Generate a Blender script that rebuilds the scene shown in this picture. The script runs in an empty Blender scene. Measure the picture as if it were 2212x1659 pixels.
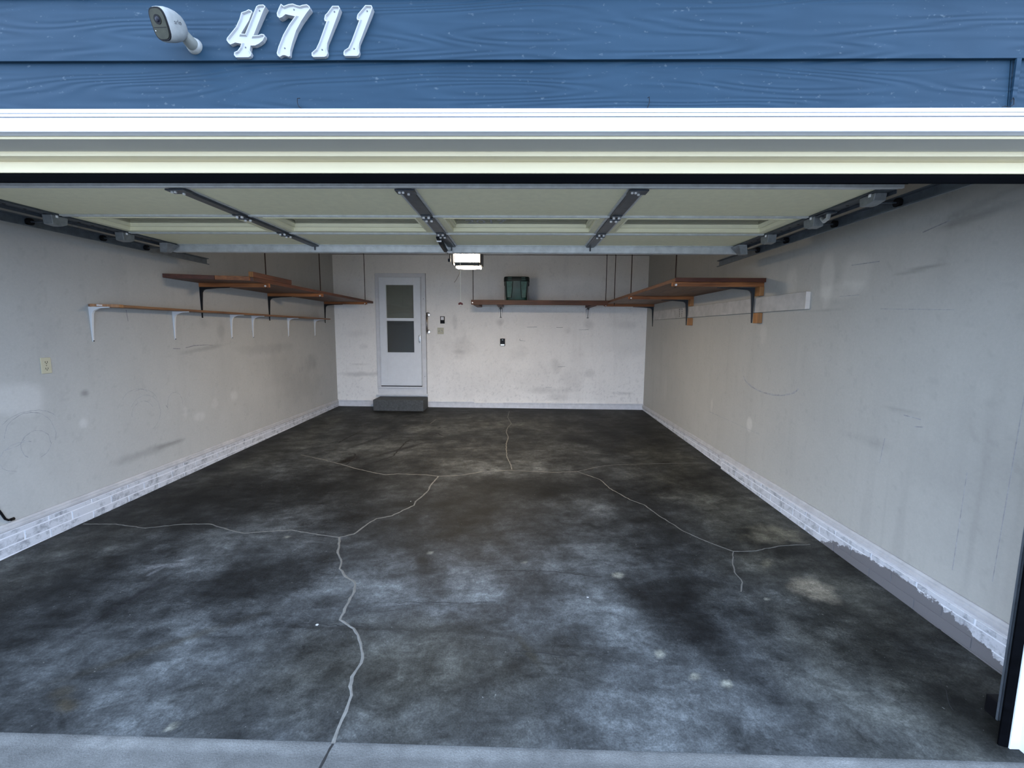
import bpy, bmesh, math, random
import numpy as np
from mathutils import Vector, Matrix

random.seed(7)
SC = bpy.context.scene
COL = SC.collection

# ------------------------------------------------------------------ camera
cam_d = bpy.data.cameras.new('camera'); cam = bpy.data.objects.new('camera', cam_d); COL.objects.link(cam)
cam_d.sensor_width = 36.0; cam_d.lens = 15.7226; cam_d.clip_start = 0.02; cam_d.clip_end = 200
F = Vector((-0.01670162, 0.99288486, -0.11790125)); R = Vector((0.99982018, 0.01764359, 0.00695022)); U = -Vector((0.00898097, -0.11776396, -0.993001))
M = Matrix.Identity(4)
for i in range(3):
    M[i][0] = R[i]; M[i][1] = U[i]; M[i][2] = -F[i]
M[2][3] = 1.62
cam.matrix_world = M
SC.camera = cam

# ------------------------------------------------------------------ sky, sun, exposure
world = bpy.data.worlds.new('open_sky'); SC.world = world; world.use_nodes = True
bg = world.node_tree.nodes['Background']
bg.inputs['Color'].default_value = (0.70, 0.90, 1.24, 1); bg.inputs['Strength'].default_value = 5.8
sun_d = bpy.data.lights.new('sun', 'SUN'); sun = bpy.data.objects.new('sun', sun_d); COL.objects.link(sun)
sun_d.energy = 7.0; sun_d.color = (1.0, 0.91, 0.74); sun_d.angle = 0.01
sun.rotation_euler = (math.radians(-40), 0, math.radians(8))     # stands behind the house
SC.view_settings.view_transform = 'Standard'; SC.view_settings.look = 'None'
SC.view_settings.exposure = 0.0; SC.view_settings.gamma = 1.0; SC.view_settings.use_curve_mapping = False

# ------------------------------------------------------------------ helpers
class MB:
    """collects shapes; build() links them as one mesh object"""
    def __init__(s): s.v = []; s.f = []
    def add(s, vs, fs):
        b = len(s.v); s.v += [tuple(p) for p in vs]; s.f += [tuple(b + i for i in q) for q in fs]; return s
    def box(s, x0, x1, y0, y1, z0, z1):
        return s.add([(x0, y0, z0), (x1, y0, z0), (x1, y1, z0), (x0, y1, z0), (x0, y0, z1), (x1, y0, z1), (x1, y1, z1), (x0, y1, z1)],
                     [(3, 2, 1, 0), (4, 5, 6, 7), (0, 1, 5, 4), (1, 2, 6, 5), (2, 3, 7, 6), (3, 0, 4, 7)])
    def prism(s, poly, axis, a, b):
        """poly of the two other axes (in xyz order) extruded along axis from a to b"""
        n = len(poly)
        def P(q, t):
            return {'x': (t, q[0], q[1]), 'y': (q[0], t, q[1]), 'z': (q[0], q[1], t)}[axis]
        vs = [P(q, a) for q in poly] + [P(q, b) for q in poly]
        return s.add(vs, [tuple(range(n))[::-1], tuple(range(n, 2 * n))] + [(i, (i + 1) % n, n + (i + 1) % n, n + i) for i in range(n)])
    def hexa(s, p):
        return s.add(p, [(3, 2, 1, 0), (4, 5, 6, 7), (0, 1, 5, 4), (1, 2, 6, 5), (2, 3, 7, 6), (3, 0, 4, 7)])
    def tube(s, pts, r, n=8, cap=True):
        pts = [Vector(p) for p in pts]; rs = r if isinstance(r, (list, tuple)) else [r] * len(pts)
        rings = []
        t0 = (pts[1] - pts[0]).normalized(); up = Vector((0, 0, 1)) if abs(t0.z) < .9 else Vector((1, 0, 0))
        a = t0.cross(up).normalized()
        vs = []
        for i, p in enumerate(pts):
            t = (pts[min(i + 1, len(pts) - 1)] - pts[max(i - 1, 0)]).normalized()
            a = (a - t * a.dot(t)).normalized(); b = t.cross(a)
            for k in range(n):
                w = 2 * math.pi * k / n
                vs.append(p + (a * math.cos(w) + b * math.sin(w)) * rs[i])
        fs = []
        for i in range(len(pts) - 1):
            for k in range(n):
                fs.append((i * n + k, i * n + (k + 1) % n, (i + 1) * n + (k + 1) % n, (i + 1) * n + k))
        if cap:
            fs.append(tuple(range(n))[::-1]); fs.append(tuple(range((len(pts) - 1) * n, len(pts) * n)))
        return s.add(vs, fs)
    def cyl(s, a, b, r, n=12): return s.tube([a, b], r, n)
    def loft(s, rings, cap=True):
        n = len(rings[0]); vs = [p for g in rings for p in g]; fs = []
        for i in range(len(rings) - 1):
            for k in range(n): fs.append((i * n + k, i * n + (k + 1) % n, (i + 1) * n + (k + 1) % n, (i + 1) * n + k))
        if cap: fs.append(tuple(range(n))[::-1]); fs.append(tuple(range((len(rings) - 1) * n, len(rings) * n)))
        return s.add(vs, fs)
    def mesh(s, name, org=(0, 0, 0)):
        me = bpy.data.meshes.new(name)
        me.from_pydata([(p[0] - org[0], p[1] - org[1], p[2] - org[2]) for p in s.v], [], s.f); me.update()
        bm = bmesh.new(); bm.from_mesh(me); bmesh.ops.recalc_face_normals(bm, faces=bm.faces); bm.to_mesh(me); bm.free()
        return me
    def build(s, name, mat, parent=None, bevel=0, smooth=False, org=None):
        if org is None: org = origin(parent)
        me = s.mesh(name, org); me.materials.append(mat)
        o = bpy.data.objects.new(name, me); COL.objects.link(o)
        if parent is None: o.location = org
        else: o.parent = parent
        if smooth:
            for p in me.polygons: p.use_smooth = True
            try: me.set_sharp_from_angle(angle=math.radians(38))
            except Exception: pass
        if bevel:
            m = o.modifiers.new('edge', 'BEVEL'); m.width = bevel; m.segments = 2; m.limit_method = 'ANGLE'
        return o

def origin(o):
    v = Vector((0, 0, 0))
    while o is not None: v = v + Vector(o.location); o = o.parent
    return tuple(v)

def tag(o, label, cat, group=None, kind=None):
    o['label'] = label; o['category'] = cat
    if group: o['group'] = group
    if kind: o['kind'] = kind
    return o

def thing(name, loc, label, cat, group=None, kind=None):
    o = bpy.data.objects.new(name, None); COL.objects.link(o); o.location = loc; o.empty_display_size = .1
    return tag(o, label, cat, group, kind)

# ------------------------------------------------------------------ materials
def newmat(name):
    m = bpy.data.materials.new(name); m.use_nodes = True
    nt = m.node_tree; return m, nt, nt.nodes['Principled BSDF']

def plain(name, col, rough=.5, metal=0, var=.12, scale=12, bump=0, bscale=60, spec=.5, stretch=(1, 1, 1), coat=0):
    """base colour with noise variation and fine relief"""
    m, nt, b = newmat(name); N = nt.nodes; L = nt.links
    tc = N.new('ShaderNodeTexCoord'); mp = N.new('ShaderNodeMapping'); mp.inputs['Scale'].default_value = stretch
    L.new(tc.outputs['Object'], mp.inputs['Vector'])
    n = N.new('ShaderNodeTexNoise'); n.inputs['Scale'].default_value = scale; n.inputs['Detail'].default_value = 6; n.inputs['Roughness'].default_value = .62
    L.new(mp.outputs[0], n.inputs['Vector'])
    r = N.new('ShaderNodeValToRGB'); r.color_ramp.elements[0].position = .3; r.color_ramp.elements[1].position = .7
    c = Vector(col); lo = c * (1 - var); hi = c * (1 + var)
    r.color_ramp.elements[0].color = (*lo, 1); r.color_ramp.elements[1].color = (*[min(x, 1) for x in hi], 1)
    L.new(n.outputs['Fac'], r.inputs['Fac']); L.new(r.outputs[0], b.inputs['Base Color'])
    b.inputs['Roughness'].default_value = rough; b.inputs['Metallic'].default_value = metal
    b.inputs['Specular IOR Level'].default_value = spec
    if coat: b.inputs['Coat Weight'].default_value = coat
    if bump:
        n2 = N.new('ShaderNodeTexNoise'); n2.inputs['Scale'].default_value = bscale; n2.inputs['Detail'].default_value = 5
        L.new(mp.outputs[0], n2.inputs['Vector'])
        bu = N.new('ShaderNodeBump'); bu.inputs['Strength'].default_value = bump; bu.inputs['Distance'].default_value = .01
        L.new(n2.outputs['Fac'], bu.inputs['Height']); L.new(bu.outputs[0], b.inputs['Normal'])
    return m

def wood(name, dark, light, axis, rough=.55, gs=7):
    m, nt, b = newmat(name); N = nt.nodes; L = nt.links
    tc = N.new('ShaderNodeTexCoord'); mp = N.new('ShaderNodeMapping')
    s = [9, 9, 9]; s['xyz'.index(axis)] = .55; mp.inputs['Scale'].default_value = s
    L.new(tc.outputs['Object'], mp.inputs['Vector'])
    n = N.new('ShaderNodeTexNoise'); n.inputs['Scale'].default_value = gs; n.inputs['Detail'].default_value = 7; n.inputs['Distortion'].default_value = .6
    L.new(mp.outputs[0], n.inputs['Vector'])
    n1 = N.new('ShaderNodeTexNoise'); n1.inputs['Scale'].default_value = 2.2; n1.inputs['Detail'].default_value = 3
    L.new(tc.outputs['Object'], n1.inputs['Vector'])
    mx = N.new('ShaderNodeMath'); mx.operation = 'MULTIPLY_ADD'; mx.inputs[1].default_value = .55
    mx2 = N.new('ShaderNodeMath'); mx2.operation = 'MULTIPLY'; mx2.inputs[1].default_value = .45
    L.new(n1.outputs['Fac'], mx2.inputs[0]); L.new(n.outputs['Fac'], mx.inputs[0]); L.new(mx2.outputs[0], mx.inputs[2])
    r = N.new('ShaderNodeValToRGB'); r.color_ramp.elements[0].position = .36; r.color_ramp.elements[1].position = .64
    r.color_ramp.elements[0].color = (*dark, 1); r.color_ramp.elements[1].color = (*light, 1)
    L.new(mx.outputs[0], r.inputs['Fac']); L.new(r.outputs[0], b.inputs['Base Color'])
    b.inputs['Roughness'].default_value = rough
    bu = N.new('ShaderNodeBump'); bu.inputs['Strength'].default_value = .25; bu.inputs['Distance'].default_value = .004
    L.new(n.outputs['Fac'], bu.inputs['Height']); L.new(bu.outputs[0], b.inputs['Normal'])
    return m

def painted(name, rough=.8, gs=90, gamt=.1, bump=.12, bscale=140, spec=.3):
    """colour from the 'stain' attribute times fine grain"""
    m, nt, b = newmat(name); N = nt.nodes; L = nt.links
    at = N.new('ShaderNodeAttribute'); at.attribute_name = 'stain'
    tc = N.new('ShaderNodeTexCoord')
    n = N.new('ShaderNodeTexNoise'); n.inputs['Scale'].default_value = gs; n.inputs['Detail'].default_value = 8; n.inputs['Roughness'].default_value = .7
    L.new(tc.outputs['Object'], n.inputs['Vector'])
    mr = N.new('ShaderNodeMapRange'); mr.inputs['From Min'].default_value = .3; mr.inputs['From Max'].default_value = .7
    mr.inputs['To Min'].default_value = 1 - gamt; mr.inputs['To Max'].default_value = 1 + gamt
    L.new(n.outputs['Fac'], mr.inputs['Value'])
    vm = N.new('ShaderNodeVectorMath'); vm.operation = 'SCALE'
    L.new(at.outputs['Color'], vm.inputs[0]); L.new(mr.outputs[0], vm.inputs['Scale']); L.new(vm.outputs[0], b.inputs['Base Color'])
    b.inputs['Roughness'].default_value = rough; b.inputs['Specular IOR Level'].default_value = spec
    n2 = N.new('ShaderNodeTexNoise'); n2.inputs['Scale'].default_value = bscale; n2.inputs['Detail'].default_value = 5
    L.new(tc.outputs['Object'], n2.inputs['Vector'])
    bu = N.new('ShaderNodeBump'); bu.inputs['Strength'].default_value = bump; bu.inputs['Distance'].default_value = .006
    L.new(n2.outputs['Fac'], bu.inputs['Height']); L.new(bu.outputs[0], b.inputs['Normal'])
    return m

def floor_mat():
    m, nt, b = newmat('stained_concrete'); N = nt.nodes; L = nt.links
    at = N.new('ShaderNodeAttribute'); at.attribute_name = 'stain'; tc = N.new('ShaderNodeTexCoord')
    mp = N.new('ShaderNodeMapping'); mp.inputs['Rotation'].default_value = (0, 0, .5); mp.inputs['Scale'].default_value = (1, 2.2, 1); L.new(tc.outputs['Object'], mp.inputs['Vector'])
    prev = at.outputs['Color']
    for vec, sc, lo, hi, rg, ds in ((mp.outputs[0], 3.6, .60, 1.4, .75, 1.2), (tc.outputs['Object'], 13, .66, 1.34, .75, .5), (tc.outputs['Object'], 42, .70, 1.30, .8, .3), (tc.outputs['Object'], 130, .66, 1.34, .7, 0)):
        n = N.new('ShaderNodeTexNoise'); n.inputs['Scale'].default_value = sc; n.inputs['Detail'].default_value = 9; n.inputs['Roughness'].default_value = rg; n.inputs['Distortion'].default_value = ds
        L.new(vec, n.inputs['Vector'])
        mr = N.new('ShaderNodeMapRange'); mr.inputs['From Min'].default_value = .34; mr.inputs['From Max'].default_value = .66; mr.inputs['To Min'].default_value = lo; mr.inputs['To Max'].default_value = hi
        L.new(n.outputs['Fac'], mr.inputs['Value'])
        vm = N.new('ShaderNodeVectorMath'); vm.operation = 'SCALE'; L.new(prev, vm.inputs[0]); L.new(mr.outputs[0], vm.inputs['Scale']); prev = vm.outputs[0]
    fl = N.new('ShaderNodeTexNoise'); fl.inputs['Scale'].default_value = 62; fl.inputs['Detail'].default_value = 2; L.new(tc.outputs['Object'], fl.inputs['Vector'])
    fr = N.new('ShaderNodeMapRange'); fr.inputs['From Min'].default_value = .735; fr.inputs['From Max'].default_value = .78; fr.inputs['To Max'].default_value = .7; L.new(fl.outputs['Fac'], fr.inputs['Value'])
    fm = N.new('ShaderNodeMixRGB'); fm.inputs['Color2'].default_value = (.16, .16, .15, 1); L.new(fr.outputs[0], fm.inputs['Fac']); L.new(prev, fm.inputs['Color1']); prev = fm.outputs[0]
    L.new(prev, b.inputs['Base Color']); b.inputs['Roughness'].default_value = .62; b.inputs['Specular IOR Level'].default_value = .14
    bu = N.new('ShaderNodeBump'); bu.inputs['Strength'].default_value = .22; bu.inputs['Distance'].default_value = .006
    L.new(n.outputs['Fac'], bu.inputs['Height']); L.new(bu.outputs[0], b.inputs['Normal'])
    return m

def siding_mat():
    m, nt, b = newmat('blue_siding'); N = nt.nodes; L = nt.links
    tc = N.new('ShaderNodeTexCoord')
    mp = N.new('ShaderNodeMapping'); mp.inputs['Scale'].default_value = (.9, 1, 9.0); L.new(tc.outputs['Object'], mp.inputs['Vector'])
    n = N.new('ShaderNodeTexNoise'); n.inputs['Scale'].default_value = 1.1; n.inputs['Detail'].default_value = 1.5; n.inputs['Roughness'].default_value = .4
    L.new(mp.outputs[0], n.inputs['Vector'])
    k = N.new('ShaderNodeMath'); k.operation = 'MULTIPLY'; k.inputs[1].default_value = 95.0; L.new(n.outputs['Fac'], k.inputs[0])
    sn = N.new('ShaderNodeMath'); sn.operation = 'SINE'; L.new(k.outputs[0], sn.inputs[0])
    bu = N.new('ShaderNodeBump'); bu.inputs['Strength'].default_value = .40; bu.inputs['Distance'].default_value = .0018
    L.new(sn.outputs[0], bu.inputs['Height']); L.new(bu.outputs[0], b.inputs['Normal'])
    n2 = N.new('ShaderNodeTexNoise'); n2.inputs['Scale'].default_value = 5; n2.inputs['Detail'].default_value = 6; L.new(tc.outputs['Object'], n2.inputs['Vector'])
    r = N.new('ShaderNodeValToRGB'); r.color_ramp.elements[0].position = .3; r.color_ramp.elements[1].position = .72
    r.color_ramp.elements[0].color = (.0084, .0245, .0430, 1); r.color_ramp.elements[1].color = (.0112, .0300, .0510, 1)
    L.new(n2.outputs['Fac'], r.inputs['Fac'])
    # small pale scuffs
    mp3 = N.new('ShaderNodeMapping'); mp3.inputs['Scale'].default_value = (1, 1, 1.6); mp3.inputs['Rotation'].default_value = (0, .5, 0); L.new(tc.outputs['Object'], mp3.inputs['Vector'])
    n3 = N.new('ShaderNodeTexNoise'); n3.inputs['Scale'].default_value = 55; n3.inputs['Detail'].default_value = 4; L.new(mp3.outputs[0], n3.inputs['Vector'])
    r3 = N.new('ShaderNodeValToRGB'); r3.color_ramp.elements[0].position = .66; r3.color_ramp.elements[1].position = .76
    L.new(n3.outputs['Fac'], r3.inputs['Fac'])
    mx = N.new('ShaderNodeMixRGB'); mx.inputs['Color2'].default_value = (.040, .060, .078, 1)
    L.new(r3.outputs[0], mx.inputs['Fac']); L.new(r.outputs[0], mx.inputs['Color1']); L.new(mx.outputs[0], b.inputs['Base Color'])
    b.inputs['Roughness'].default_value = .6; b.inputs['Specular IOR Level'].default_value = .12
    return m

def brick_mat(name, peel, lo=(.24, .25, .27), hi=(.54, .55, .58)):
    """white painted brick with grime; the right-hand one has lost its paint near the door opening"""
    m, nt, b = newmat(name); N = nt.nodes; L = nt.links
    g = N.new('ShaderNodeNewGeometry')
    n = N.new('ShaderNodeTexNoise'); n.inputs['Scale'].default_value = 14; n.inputs['Detail'].default_value = 8; n.inputs['Roughness'].default_value = .72
    L.new(g.outputs['Position'], n.inputs['Vector'])
    r = N.new('ShaderNodeValToRGB'); r.color_ramp.elements[0].position = .34; r.color_ramp.elements[1].position = .52
    r.color_ramp.elements[0].color = (*lo, 1); r.color_ramp.elements[1].color = (*hi, 1)
    L.new(n.outputs['Fac'], r.inputs['Fac'])
    out = r.outputs[0]
    if peel:
        sp = N.new('ShaderNodeSeparateXYZ'); L.new(g.outputs['Position'], sp.inputs[0])
        # paint line drops towards both ends of the bare stretch
        d = N.new('ShaderNodeMath'); d.operation = 'SUBTRACT'; d.inputs[1].default_value = 2.62; L.new(sp.outputs['Y'], d.inputs[0])
        d2 = N.new('ShaderNodeMath'); d2.operation = 'ABSOLUTE'; L.new(d.outputs[0], d2.inputs[0])
        d3 = N.new('ShaderNodeMath'); d3.operation = 'POWER'; d3.inputs[1].default_value = 3; L.new(d2.outputs[0], d3.inputs[0])
        d4 = N.new('ShaderNodeMath'); d4.operation = 'MULTIPLY_ADD'; d4.inputs[1].default_value = .42; L.new(d3.outputs[0], d4.inputs[0]); L.new(sp.outputs['Z'], d4.inputs[2])
        n2 = N.new('ShaderNodeTexNoise'); n2.inputs['Scale'].default_value = 16; n2.inputs['Detail'].default_value = 9; n2.inputs['Roughness'].default_value = .7
        L.new(g.outputs['Position'], n2.inputs['Vector'])
        d5 = N.new('ShaderNodeMath'); d5.operation = 'MULTIPLY_ADD'; d5.inputs[1].default_value = -.16; L.new(n2.outputs['Fac'], d5.inputs[0]); L.new(d4.outputs[0], d5.inputs[2])
        r2 = N.new('ShaderNodeMapRange'); r2.inputs['From Min'].default_value = .078; r2.inputs['From Max'].default_value = .084; r2.inputs['To Min'].default_value = 1; r2.inputs['To Max'].default_value = 0
        L.new(d5.outputs[0], r2.inputs['Value'])
        mx = N.new('ShaderNodeMixRGB'); mx.inputs['Color2'].default_value = (.15, .145, .15, 1)
        L.new(r2.outputs[0], mx.inputs['Fac']); L.new(out, mx.inputs['Color1']); out = mx.outputs[0]
    L.new(out, b.inputs['Base Color']); b.inputs['Roughness'].default_value = .75
    bu = N.new('ShaderNodeBump'); bu.inputs['Strength'].default_value = .4; bu.inputs['Distance'].default_value = .004
    L.new(n.outputs['Fac'], bu.inputs['Height']); L.new(bu.outputs[0], b.inputs['Normal'])
    return m

def glow(name, col, strength):
    m, nt, b = newmat(name)
    b.inputs['Base Color'].default_value = (.9, .9, .88, 1); b.inputs['Emission Color'].default_value = (*col, 1); b.inputs['Emission Strength'].default_value = strength
    return m

def glass(name, tint=(.93, .94, .93), rough=.03, alpha=.25):
    m, nt, b = newmat(name); N = nt.nodes; L = nt.links
    out = N['Material Output']; tr = N.new('ShaderNodeBsdfTransparent'); tr.inputs['Color'].default_value = (*tint, 1)
    gl = N.new('ShaderNodeBsdfGlossy'); gl.inputs['Roughness'].default_value = rough
    lw = N.new('ShaderNodeFresnel'); lw.inputs['IOR'].default_value = 1.45
    mx = N.new('ShaderNodeMixShader'); L.new(lw.outputs[0], mx.inputs[0]); L.new(tr.outputs[0], mx.inputs[1]); L.new(gl.outputs[0], mx.inputs[2])
    L.new(mx.outputs[0], out.inputs['Surface'])
    return m

MT = dict(
    siding=siding_mat(),
    trim=plain('white_exterior_trim', (.62, .64, .66), .5, var=.04, scale=6, bump=.1, bscale=30, stretch=(.3, 1, 1)),
    cream=plain('cream_jamb', (.62, .545, .36), .5, var=.06, scale=5, bump=.05, stretch=(.2, 1, 1)),
    jambshade=plain('shaded_cream_jamb', (.36, .35, .31), .55, var=.06, scale=5, bump=.05, stretch=(.2, 1, 1)),  # the cream jamb paint, darkened to carry the shade of its underside
    rubber=plain('black_rubber', (.0016, .0018, .0024), .7, var=.4, scale=20, stretch=(.1, 1, 1), spec=.02),
    crackshade=plain('dark_caulk_and_shade', (.12, .12, .13), .9),  # caulk cracks, and the painted shade line below the baseboard cap
    number=plain('white_plastic_number', (.26, .265, .27), .5, var=.03),
    nail=plain('rusty_nail_and_shade', (.05, .05, .05), .6),
    camshell=plain('weathered_white_plastic', (.19, .195, .185), .45, var=.12, scale=55),
    camgrey=plain('grey_mount_plastic', (.13, .135, .12), .5, var=.1, scale=40),
    camface=plain('dark_olive_camera_glass', (.020, .021, .012), .3, var=.45, scale=30, spec=.2),
    camblack=plain('black_gasket', (.005, .005, .006), .4, spec=.1),
    lens=plain('camera_lens', (.004, .005, .012), .3, spec=.2),
    print=plain('grey_print', (.05, .052, .055), .6),
    doorcream=plain('cream_door_skin', (.80, .755, .52), .55, var=.05, scale=22, bump=.12, bscale=160),
    frame=plain('cream_window_frame', (.82, .78, .56), .5, var=.03),
    galv=plain('galvanised_steel', (.55, .57, .57), .42, .40, var=.16, scale=16, stretch=(1, 1, 1)),
    darkgalv=plain('dark_galvanised_steel', (.062, .074, .090), .40, .5, var=.3, scale=26),
    bolt=plain('bright_bolt', (.92, .92, .92), .3, .3),
    blacksteel=plain('black_steel', (.012, .013, .016), .45, .2, spec=.1),
    wheel=plain('black_nylon_roller', (.008, .008, .009), .5, spec=.1),
    wood_x=wood('stained_wood_x', (.15, .045, .012), (.42, .155, .045), 'x'),
    wood_brown=wood('brown_shelf_wood', (.050, .017, .006), (.14, .048, .018), 'x'),
    wood_y=wood('stained_wood_y', (.080, .034, .017), (.22, .105, .052), 'y'),
    wood_red=wood('dark_red_stained_wood', (.052, .018, .010), (.15, .052, .024), 'y'),
    wood_z=wood('light_wood_z', (.25, .10, .03), (.46, .22, .08), 'z'),
    wood_dark=wood('dark_stained_wood', (.045, .012, .007), (.14, .04, .018), 'x'),
    board_y=wood('raw_board_y', (.13, .055, .022), (.27, .13, .055), 'y'),
    whitebr=plain('white_enamel_bracket', (.66, .67, .68), .35, var=.03),
    blackbr=plain('black_bracket', (.014, .015, .017), .5, spec=.1),
    greybr=plain('dark_grey_bracket', (.030, .034, .040), .5, spec=.2),
    rod=plain('rusty_threaded_rod', (.035, .016, .011), .7, .3, bump=.6, bscale=400),
    baseboard=plain('painted_baseboard', (.46, .455, .46), .55, var=.14, scale=9, bump=.1),
    baseboard_b=plain('white_baseboard', (.66, .66, .68), .5, var=.12, scale=12),
    mortar=plain('white_painted_mortar', (.72, .73, .76), .7, var=.06, bump=.2),
    doorwhite=plain('white_storm_door', (.74, .76, .78), .35, var=.03),
    casing=plain('white_door_casing', (.66, .66, .67), .45, var=.06),
    innerdoor=plain('inner_door_upper', (.20, .195, .16), .4, var=.06),
    innerdark=plain('inner_door_lower', (.035, .035, .034), .5, var=.1),
    pane=glass('window_glass'),
    nickel=plain('polished_metal', (.62, .58, .54), .18, 1.0, var=.04),
    darknickel=plain('bronze_tinted_metal', (.30, .26, .24), .25, .9, var=.04),
    midgalv=plain('mid_grey_galvanised', (.24, .255, .265), .42, .4, var=.2, scale=26),
    trackgalv=plain('track_galvanised', (.125, .145, .165), .38, .5, var=.25, scale=14),
    silverhandle=plain('silver_handle', (.55, .57, .58), .3, .6),
    blackplastic=plain('black_plastic', (.006, .006, .007), .35, spec=.1),
    whiteplastic=plain('white_plastic', (.75, .74, .76), .35, var=.02),
    ivory=plain('ivory_plastic', (.50, .47, .34), .4, var=.04),
    ivorydark=plain('shaded_ivory_slot', (.04, .037, .03), .6),
    totepanel=plain('dusty_green_panel', (.026, .105, .080), .5, var=.4, scale=16),
    tote=plain('dark_green_tote', (.010, .056, .041), .42, var=.35, scale=9),
    totelid=plain('black_green_lid', (.006, .012, .011), .45),
    cord=plain('beige_cord', (.55, .48, .38), .7),
    redplastic=plain('dark_red_handle', (.10, .008, .006), .4),
    concrete=plain('grey_concrete_step', (.075, .08, .082), .85, var=.3, scale=40, bump=.5, bscale=120),
    filler=plain('grey_crack_filler', (.13, .128, .118), .75, var=.2, scale=30, bump=.3),
    darkcrack=plain('dark_crack', (.008, .008, .008), .9),
    ceiling=plain('ceiling_drywall', (.50, .48, .45), .85, var=.04),
    scuff=plain('pencil_scuff', (.24, .24, .25), .8, var=.4, scale=30),
    scuff2=plain('faint_scuff', (.33, .33, .335), .8, var=.3, scale=30),
    ledger=plain('patchy_painted_board', (.44, .43, .41), .7, var=.16, scale=9),
    rawend=plain('raw_wood_end', (.78, .70, .62), .7, var=.08),
    lampwhite=glow('lamp_lens', (1.0, .86, .66), 45.0),
    rearfill=glow('added_rear_glow', (1.0, .82, .60), 330.0),  # unseen glow, added to brighten the back wall
    lampgrey=plain('grey_lens_band', (.045, .045, .04), .5),
    opener=plain('dark_opener_case', (.02, .02, .02), .4),
    paper=plain('paper_scrap', (.45, .45, .44), .8),
    bracketpale=plain('pale_bracket', (.93, .92, .90), .25, var=.01),
    shell=plain('rough_wall_framing', (.30, .26, .20), .8),
    mud=plain('grey_curb', (.3, .3, .31), .85, var=.2),
)

# ------------------------------------------------------------------ numpy noise and stains
_rng = np.random.RandomState(3); _T = _rng.rand(256, 256)
def vnoise(x, y, s=0):
    x = np.asarray(x, float) + 37.3 * s + 400; y = np.asarray(y, float) + 17.7 * s + 400
    xi = np.floor(x).astype(int); yi = np.floor(y).astype(int); fx = x - xi; fy = y - yi
    fx = fx * fx * (3 - 2 * fx); fy = fy * fy * (3 - 2 * fy)
    a = _T[xi % 256, yi % 256]; b = _T[(xi + 1) % 256, yi % 256]; c = _T[xi % 256, (yi + 1) % 256]; d = _T[(xi + 1) % 256, (yi + 1) % 256]
    return (a * (1 - fx) + b * fx) * (1 - fy) + (c * (1 - fx) + d * fx) * fy
def fbm(x, y, s=0, o=5):
    t = 0; a = .5; n = 0
    for k in range(o):
        t = t + a * vnoise(x * 2 ** k, y * 2 ** k, s + k * 5); n += a; a *= .55
    return t / n
def blob(x, y, cx, cy, rx, ry, rot=0, edge=.35, s=0, nz=.5, fs=4.0):
    """soft noisy ellipse, 1 inside"""
    c, n = math.cos(rot), math.sin(rot); dx = x - cx; dy = y - cy
    u = (dx * c + dy * n) / rx; v = (-dx * n + dy * c) / ry
    d = np.sqrt(u * u + v * v) + nz * (fbm(x * fs, y * fs, s + 11, 4) - .5) * 2
    return np.clip((1 + edge - d) / (2 * edge), 0, 1)

def stain_grid(name, pts, nu, nv, colors, mat, flip=False):
    """dense sheet nu x nv of points (array [nv,nu,3]) with a colour attribute"""
    me = bpy.data.meshes.new(name)
    P = pts.reshape(-1, 3)
    idx = np.arange(nu * nv).reshape(nv, nu)
    q = np.stack([idx[:-1, :-1], idx[:-1, 1:], idx[1:, 1:], idx[1:, :-1]], -1).reshape(-1, 4)
    if flip: q = q[:, ::-1]
    me.vertices.add(len(P)); me.vertices.foreach_set('co', P.astype(np.float32).ravel())
    me.loops.add(q.size); me.loops.foreach_set('vertex_index', q.astype(np.int32).ravel())
    me.polygons.add(len(q)); me.polygons.foreach_set('loop_start', np.arange(0, q.size, 4, dtype=np.int32))
    me.update(calc_edges=True)
    at = me.attributes.new('stain', 'FLOAT_COLOR', 'POINT')
    c4 = np.concatenate([colors.reshape(-1, 3), np.ones((len(P), 1))], 1)
    at.data.foreach_set('color', c4.astype(np.float32).ravel())
    me.materials.append(mat)
    o = bpy.data.objects.new(name, me); COL.objects.link(o)
    return o

# ------------------------------------------------------------------ room dimensions
XL, XR, YB, YF = -3.49, 2.355, 8.442, 1.62
ZC = 3.0
def fz(x, y):
    s = (y - 1.6) / 6.84; t = (x + 3.49) / 5.845
    l = .048 + s * .117; r = .002 + s * .146
    return l + (r - l) * t

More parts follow.
